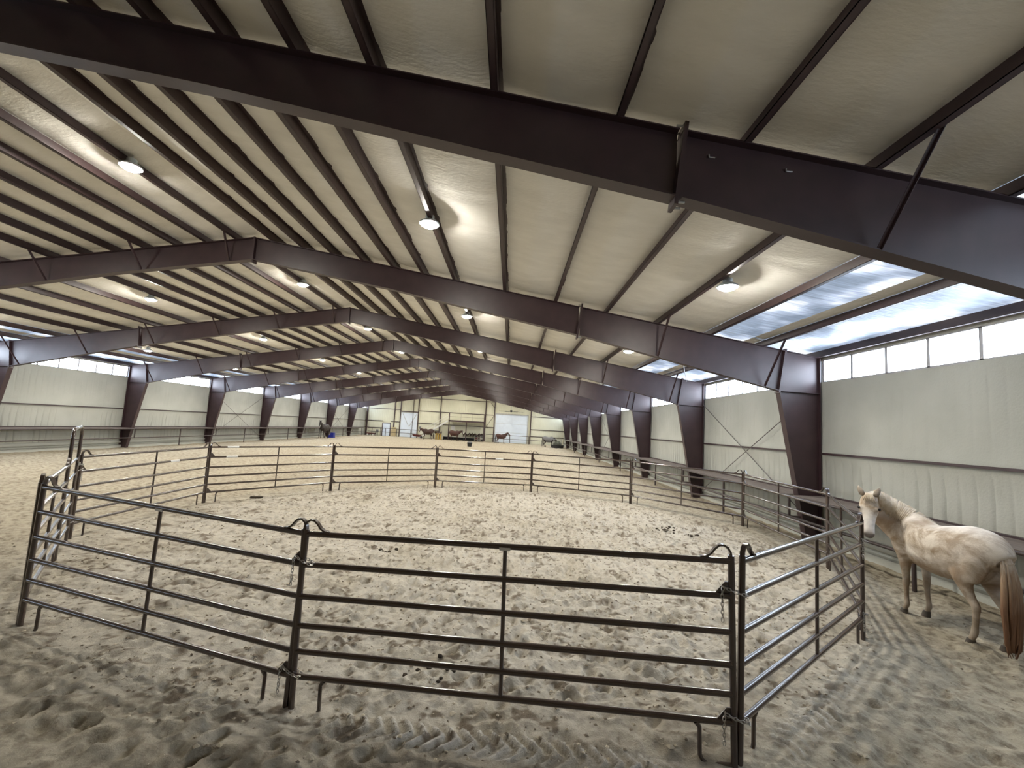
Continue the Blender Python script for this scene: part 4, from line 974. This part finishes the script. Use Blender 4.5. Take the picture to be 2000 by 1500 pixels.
g = MB(); g.box(-23.6, -22.2, 72.55, 73.2, 0.24, 0.40); obj('bed', g, MAT['redcart'], t)
for x in (-23.35, -22.45):
    for y in (72.53, 73.22):
        g = MB(); g.tube([(x, y - 0.04, 0.13), (x, y + 0.04, 0.13)], 0.14, 14); w_ = obj('wheel', g, MAT['white'], t, smooth='auto')
g = MB(); g.tube([(-22.2, 72.9, 0.3), (-21.9, 72.9, 0.5), (-21.75, 72.9, 0.75)], 0.02, 6); obj('handle', g, MAT['dark'], t)
# folding chair
t = thing('folding_chair', 'dark folding chair by the end wall left of the walk door', 'chair', (-22.0, 73.0, 0))
g = MB(); g.box(-22.2, -21.8, 72.8, 73.2, 0.44, 0.47); obj('seat', g, MAT['dark'], t)
g = MB(); g.box(-22.2, -21.8, 73.2, 73.23, 0.6, 1.0); obj('backrest', g, MAT['grey'], t)
for x in (-22.19, -21.81):
    for y0, y1, z1 in ((72.75, 73.2, 0.75), (73.3, 72.82, 0.46)):
        g = MB(); g.tube([(x, y0, -0.03), (x, y1, z1)], 0.014, 6); obj('leg', g, MAT['dark'], t)
t = thing('plywood_sheet', 'tan plywood sheet leaning beside the walk door', 'board', (-19.2, YE - 0.3, 0))
g = MB(); g.hexa([(-19.75, YE - 0.45, -0.02), (-18.95, YE - 0.45, -0.02), (-18.95, YE - 0.43, -0.02), (-19.75, YE - 0.43, -0.02), (-19.75, YE - 0.23, 1.5), (-18.95, YE - 0.23, 1.5), (-18.95, YE - 0.21, 1.5), (-19.75, YE - 0.21, 1.5)]); obj('sheet', g, MAT['tan'], t)
# wheelbarrow
t = thing('wheelbarrow', 'dark red wheelbarrow right of the sliding door', 'wheelbarrow', (-14.9, 71.3, 0))
g = MB(); vs0 = [(-15.5, 71.0, .30), (-14.6, 71.05, .26), (-14.6, 71.55, .26), (-15.5, 71.6, .30), (-15.75, 70.9, .62), (-14.3, 70.92, .56), (-14.3, 71.68, .56), (-15.75, 71.7, .62)]; g.hexa(vs0); obj('tray', g, MAT['redcart'], t)
g = MB(); g.tube([(-14.35, 71.26, 0.18), (-14.35, 71.34, 0.18)], 0.19, 16); obj('wheel', g, MAT['dark'], t, smooth='auto')
for y in (71.05, 71.55):
    g = MB(); g.tube([(-14.3, 71.3 + (y - 71.3) * .3, 0.2), (-15.3, y, 0.32), (-16.3, y + (y - 71.3) * .3, 0.55)], 0.022, 6); obj('handle', g, MAT['galv'], t)
    g = MB(); g.tube([(-15.3, y, 0.3), (-15.45, y, -0.02)], 0.018, 6); obj('leg', g, MAT['galv'], t)
# staircase
t = thing('staircase', 'pale open staircase climbing to the storage loft', 'staircase', (-12, YE - 1.0, 0))
xa, za, xb, zb2 = -15.1, 0.0, -10.2, 3.1
for y in (YE - 1.45, YE - 0.55):
    g = MB(); g.hexa([(xa, y - .03, za), (xa + .3, y - .03, za), (xa + .3, y + .03, za), (xa, y + .03, za), (xb - .3, y - .03, zb2), (xb, y - .03, zb2), (xb, y + .03, zb2), (xb - .3, y + .03, zb2)]); obj('stringer', g, MAT['white'], t)
for k in range(15):
    u = (k + 1) / 15.5; x = xa + .1 + (xb - xa - .2) * u; z = za + (zb2 - za) * u
    g = MB(); g.box(x - .13, x + .15, YE - 1.45, YE - 0.55, z - .02, z + .025); obj('tread', g, MAT['white'], t)
for dz in (1.0, 0.55):
    g = MB(); g.tube([(xa + .3, YE - 1.45, za + dz + .1), (xb, YE - 1.45, zb2 + dz)], 0.03, 6); obj('handrail', g, MAT['white'], t)
for u in (0.05, 0.5, 1.0):
    g = MB(); x = xa + .3 + (xb - xa - .3) * u; z = za + (zb2 - za) * u; g.tube([(x, YE - 1.45, z), (x, YE - 1.45, z + 1.05)], 0.03, 6); obj('baluster', g, MAT['white'], t)
# storage loft
t = thing('storage_loft', 'open steel storage loft with thin railing against the end wall', 'loft', (-7.2, YE - 1.2, 0))
g = MB(); g.box(-10.15, -4.4, YE - 2.3, YE - 0.2, 3.05, 3.12); obj('deck', g, MAT['tan'], t)
g = MB(); g.box(-10.15, -4.4, YE - 2.42, YE - 2.3, 2.95, 3.22); obj('edge_beam', g, MAT['steel'], t)
for x in (-10.05, -7.25, -4.42):
    g = MB(); g.box(x - .07, x + .07, YE - 2.42, YE - 2.28, -0.05, 2.95 if x == -7.25 else 4.35); obj('post', g, MAT['steel'], t)
for z in (3.75, 4.3):
    g = MB(); g.tube([(-10.05, YE - 2.35, z), (-4.42, YE - 2.35, z)], 0.018, 6); obj('railing_bar', g, MAT['rail'], t)
for x in (-8.2, -6.3):
    g = MB(); g.tube([(x, YE - 2.35, 3.2), (x, YE - 2.35, 4.3)], 0.018, 6); obj('baluster', g, MAT['rail'], t)
def saddle(x, y, z, lab, rz=0, grp=None):
    t = thing('saddle', lab, 'saddle', (x, y, z), rz, grp)
    g = MB(); vs = []; fs = []
    us = np.linspace(-1, 1, 9); ws = np.linspace(-1, 1, 11)
    for u in us:
        for w in ws:
            zz = 0.10 * u * u + (0.10 if u > 0.8 else 0) - 0.36 * abs(w) ** 1.6 * (1 - 0.35 * abs(u)); vs.append((0.28 * u, 0.20 * w + 0.10 * w * abs(w), zz))
    n = 11
    for i in range(8):
        for k in range(n - 1): fs.append((i * n + k, (i + 1) * n + k, (i + 1) * n + k + 1, i * n + k + 1))
    m = len(vs); g.add(vs + [(v[0], v[1] * 0.93, v[2] - 0.02) for v in vs], fs + [tuple(reversed([q + m for q in f])) for f in fs]); obj('seat', g, MAT['leather'], t, local=True, smooth=True)
    g = MB(); g.tube([(0.26, 0, 0.12), (0.28, 0, 0.22), (0.30, 0, 0.25)], [0.03, 0.02, 0.035], 8); obj('horn', g, MAT['leather'], t, local=True)
    for s in (-1, 1):
        g = MB(); g.strip([(0.02, s * 0.27, -0.2), (0.03, s * 0.29, -0.5)], (0.04, 0, 0), 0.01); g.tube([(-0.04, s * 0.29, -0.5), (0.03, s * 0.31, -0.58), (0.1, s * 0.29, -0.5)], 0.015, 6); obj('stirrup', g, MAT['leather'], t, local=True)
# yellow rack with a saddle
t = thing('saddle_rack', 'yellow wooden saddle rack beside the brown horse', 'rack', (-11.5, 70.7, 0))
for x in (-11.86, -11.5, -11.14):
    g = MB(); g.box(x - 0.085, x + 0.085, 70.45, 70.53, -0.03, 0.92); obj('slat', g, MAT['yellow'], t)
    g = MB(); g.box(x - 0.085, x + 0.085, 70.9, 70.98, -0.03, 0.92); obj('slat', g, MAT['yellow'], t)
g = MB(); g.box(-11.95, -11.05, 70.43, 71.0, 0.90, 0.97); obj('top_board', g, MAT['yellow'], t)
saddle(-11.3, 70.7, 1.15, 'dark saddle on top of the yellow rack')
saddle(-11.85, 70.9, 1.22, 'dark saddle behind on the yellow rack', 0.6)
# long bench
t = thing('tack_bench', 'long low dark bench with a pale top under the loft', 'bench', (-8.4, YE - 1.5, 0))
g = MB(); g.box(-10.95, -5.9, YE - 1.9, YE - 1.2, 0.50, 0.57); obj('top', g, MAT['galv'], t)
g = MB(); g.box(-10.9, -5.95, YE - 1.25, YE - 1.2, 0.05, 0.5); obj('back_board', g, MAT['dark'], t)
for x in (-10.9, -9.3, -7.7, -6.0):
    g = MB(); g.box(x, x + 0.08, YE - 1.9, YE - 1.25, -0.03, 0.5); obj('leg', g, MAT['dark'], t)
g = MB(); g.box(-10.8, -6.0, YE - 1.85, YE - 1.3, 0.15, 0.19); obj('lower_shelf', g, MAT['dark'], t)
# saddle pole with saddles
t = thing('saddle_pole', 'horizontal pole carrying a row of saddles under the loft', 'rack', (-6.2, YE - 1.1, 0))
g = MB(); g.tube([(-7.9, YE - 1.0, 0.98), (-4.6, YE - 1.0, 0.98)], 0.05, 8); obj('pole', g, MAT['steel'], t)
for x in (-7.8, -6.2, -4.7):
    g = MB(); g.tube([(x, YE - 1.0, -0.03), (x, YE - 1.0, 0.98)], 0.045, 8); obj('leg', g, MAT['steel'], t)
for k, x in enumerate((-7.5, -6.8, -6.35, -5.9, -5.2, -4.8)):
    saddle(x, YE - 1.0, 1.10, 'dark saddle, %s from the left on the pole under the loft' % ORD[k], PI / 2, 'saddles on the pole under the loft')
# tack shelf
t = thing('tack_shelf', 'dark shelf unit full of tack at the right end of the loft', 'shelf', (-5.1, YE - 1.9, 0))
for x in (-5.75, -4.5):
    g = MB(); g.box(x - .03, x + .03, YE - 2.25, YE - 1.65, -0.03, 1.05); obj('side_panel', g, MAT['dark'], t)
for z in (0.05, 0.38, 0.70, 1.02):
    g = MB(); g.box(-5.75, -4.5, YE - 2.25, YE - 1.65, z, z + .04); obj('shelf', g, MAT['steel'], t)
bm_ = ['leather', 'grey', 'dark', 'redcart', 'steel', 'galv', 'dark', 'leather', 'grey']
for k in range(9):
    r_, c_ = divmod(k, 3); x = -5.55 + 0.42 * c_; z = (0.09, 0.42, 0.74)[r_]
    b_ = thing('tack_box', '%s tack box, %s from the left on the %s shelf of the tack unit' % (('brown', 'grey', 'black', 'dark red', 'dark brown', 'pale grey', 'black', 'brown', 'grey')[k], ORD[c_], ('bottom', 'middle', 'top')[r_]), 'box', (x, YE - 1.95, z), 0, 'boxes on the tack shelf')
    g = MB(); g.box(-0.16, 0.16, -0.2, 0.2, 0, 0.2); obj('box_body', g, MAT[bm_[k]], b_, local=True)
    g = MB(); g.box(-0.17, 0.17, -0.21, 0.21, 0.2, 0.235); obj('lid', g, MAT[bm_[k]], b_, local=True)
t = thing('notice_board', 'white notice sheet on the wall above the chestnut horse', 'notice', (-9.7, YE - 0.05, 2.0))
g = MB(); g.box(-10.0, -9.4, YE - 0.06, YE - 0.01, 1.6, 2.25); obj('sheet', g, MAT['white'], t)
g = MB(); g.box(-10.03, -9.37, YE - 0.07, YE - 0.05, 2.25, 2.29); obj('top_strip', g, MAT['galv'], t)
t = thing('meter_box', 'small grey meter box on the end wall right of the sliding door', 'box', (-15.1, YE - 0.1, 1.7))
g = MB(); g.box(-15.25, -14.95, YE - 0.16, YE - 0.02, 1.5, 1.9); obj('case', g, MAT['galv'], t)
g = MB(); g.lathe([(0.08, 0), (0.08, 0.03)], (0, 0, 0), 16); g.v = [(-15.1 + v[0], YE - 0.16 - v[2], 1.74 + v[1]) for v in g.v]; obj('dial', g, MAT['dark'], t)
# ceiling fan
t = thing('ceiling_fan', 'large black ceiling fan with long blades in front of the overhead door', 'fan', (-0.2, 70.0, 5.1))
g = MB(); g.tube([(-0.2, 70, ztop(-0.2) + 0.02), (-0.2, 70, 5.2)], 0.03, 8); obj('rod', g, MAT['galv'], t)
g = MB(); g.lathe([(0.1, 0.22), (0.19, 0.18), (0.19, -0.02), (0.12, -0.08)], (-0.2, 70, 5.05), 16); hub = obj('motor', g, MAT['dark'], t)
for k in range(6):
    a = k * PI / 3 + 0.03; c, s = math.cos(a), math.sin(a)
    g = MB(); g.hexa([(-0.2 + c * .18 - s * d, 70 + s * .18 + c * d, 5.03 + z) for d, z in ((-.07, 0), (.07, .03), (.07, .045), (-.07, .015))] + [(-0.2 + c * 1.95 - s * d, 70 + s * 1.95 + c * d, 5.03 + z) for d, z in ((-.06, 0), (.06, .02), (.06, .035), (-.06, .015))]); obj('blade', g, MAT['dark'], t)
# hay feeder
t = thing('hay_feeder', 'round dark hay feeder with a barred basket in the far right corner', 'feeder', (7.0, 65.0, 0))
FX, FY = 6.78, 65.1
g = MB(); g.lathe([(0.86, -0.03), (0.92, 0.02), (0.95, 0.36), (0.98, 0.40), (0.93, 0.42), (0.88, 0.38), (0.84, 0.06), (0.1, 0.05)], (FX, FY, 0), 28, cap=False); obj('tub', g, MAT['dark'], t, smooth='auto')
for k in range(22):
    a = 2 * PI * k / 22
    g = MB(); g.tube([(FX + .72 * math.cos(a), FY + .72 * math.sin(a), 0.1), (FX + .62 * math.cos(a), FY + .62 * math.sin(a), 1.25)], 0.016, 5); obj('bar', g, MAT['galv'], t)
for z, r in ((1.25, .62), (0.7, .67)):
    g = MB(); g.tube([(FX + r * math.cos(2 * PI * k / 24), FY + r * math.sin(2 * PI * k / 24), z) for k in range(25)], 0.02, 6); obj('hoop', g, MAT['galv'], t)
g = MB(); g.lathe([(0.55, 0.06), (0.62, 0.3), (0.55, 0.75), (0.3, 0.95), (0.05, 1.0)], (FX, FY, 0), 18)
g.v = [(v[0] + random.uniform(-.03, .03), v[1] + random.uniform(-.03, .03), v[2] + random.uniform(-.03, .03)) for v in g.v]
hay = obj('hay_heap', g, MAT['hay'], None); tag(hay, 'dark heap of hay inside the barred feeder', 'hay', kind='stuff')

# ------------------------------------------------------------------ droppings and clods on the sand
def lump(x, y, r, rnd):
    bm = MB(); st = []
    bm.ball((0, 0, 0), r, r * rnd.uniform(.7, 1.1), r * rnd.uniform(.55, .8), 7, 4)
    a = rnd.uniform(0, PI); z = hfloor(x, y)
    return [(x + (v[0] * math.cos(a) - v[1] * math.sin(a)) * rnd.uniform(.85, 1.15), y + (v[0] * math.sin(a) + v[1] * math.cos(a)) * rnd.uniform(.85, 1.15), z + r * .3 + v[2]) for v in bm.v], bm.f
rnd = random.Random(5)
piles = [(-2.22, 9.42, .10, 'small dark dropping in the left middle of the round pen'), (4.55, 13.0, .16, 'dark scattered droppings at the right rear of the pen'), (-0.6, 5.05, .12, 'turned-up dark sand lump just inside the nearest panel'), (5.1, 12.3, .10, 'row of dark crumbs near the right side of the pen')]
for x, y, r, lab in piles:
    g = MB()
    for k in range(14 if r > .11 else 8):
        g.add(*lump(x + rnd.gauss(0, r * 1.6), y + rnd.gauss(0, r * 1.1), rnd.uniform(.018, .045), rnd))
    tag(obj('droppings', g, MAT['dung'], None), lab, 'droppings', kind='stuff')
MAT['clod_d'] = mat('damp_clod', (0.22, 0.175, 0.125), 0.95, var=0.4, vscale=3)
MAT['clod_l'] = mat('dry_clod', (0.46, 0.40, 0.30), 0.95, var=0.3, vscale=3)
t = thing('board_scrap', 'short dark board scrap lying by the left rear panels of the pen', 'board', (-7.75, 14.0, 0))
g = MB(); z = hfloor(-7.75, 14.0); g.hexa([(-7.92, 13.93, z - .01), (-7.6, 13.99, z - .01), (-7.62, 14.09, z - .01), (-7.94, 14.03, z - .01), (-7.92, 13.93, z + .05), (-7.6, 13.99, z + .05), (-7.62, 14.09, z + .05), (-7.94, 14.03, z + .05)]); obj('plank', g, MAT['dung'], t)
def clods(n):
    g = MB(); mi = []
    for k in range(n):
        dark = rnd.random() < 0.5
        if rnd.random() < (0.88 if dark else 0.6):
            a = rnd.uniform(0, 2 * PI); q = 7.7 * math.sqrt(rnd.random()); x, y = PCX + q * math.cos(a), PCY + q * math.sin(a)
        else: x, y = rnd.uniform(-9, 8), rnd.uniform(2.4, 16)
        r = 0.015 * rnd.uniform(.4, 1.4) * (1.7 if rnd.random() < .05 else 1)
        z = hfloor(x, y) + r * .1
        pts = []
        for sx, sy, sz in ((1, 0, 0), (-1, 0, 0), (0, 1, 0), (0, -1, 0), (0, 0, .8), (0, 0, -.8)):
            a = k * 1.7; px = sx * math.cos(a) - sy * math.sin(a); py = sx * math.sin(a) + sy * math.cos(a)
            j = r * rnd.uniform(.7, 1.6); pts.append((x + px * j, y + py * j, z + sz * j * .6))
        g.add(pts, [(0, 2, 4), (2, 1, 4), (1, 3, 4), (3, 0, 4), (2, 0, 5), (1, 2, 5), (3, 1, 5), (0, 3, 5)]); mi += [0 if dark else 1] * 8
    o = obj('sand_clods', g, MAT['clod_d'], None); o.data.materials.append(MAT['clod_l']); o.data.polygons.foreach_set('material_index', mi)
    tag(o, 'moist and dry sand crumbs strewn through the round pen', 'sand clods', kind='stuff')
clods(15000)
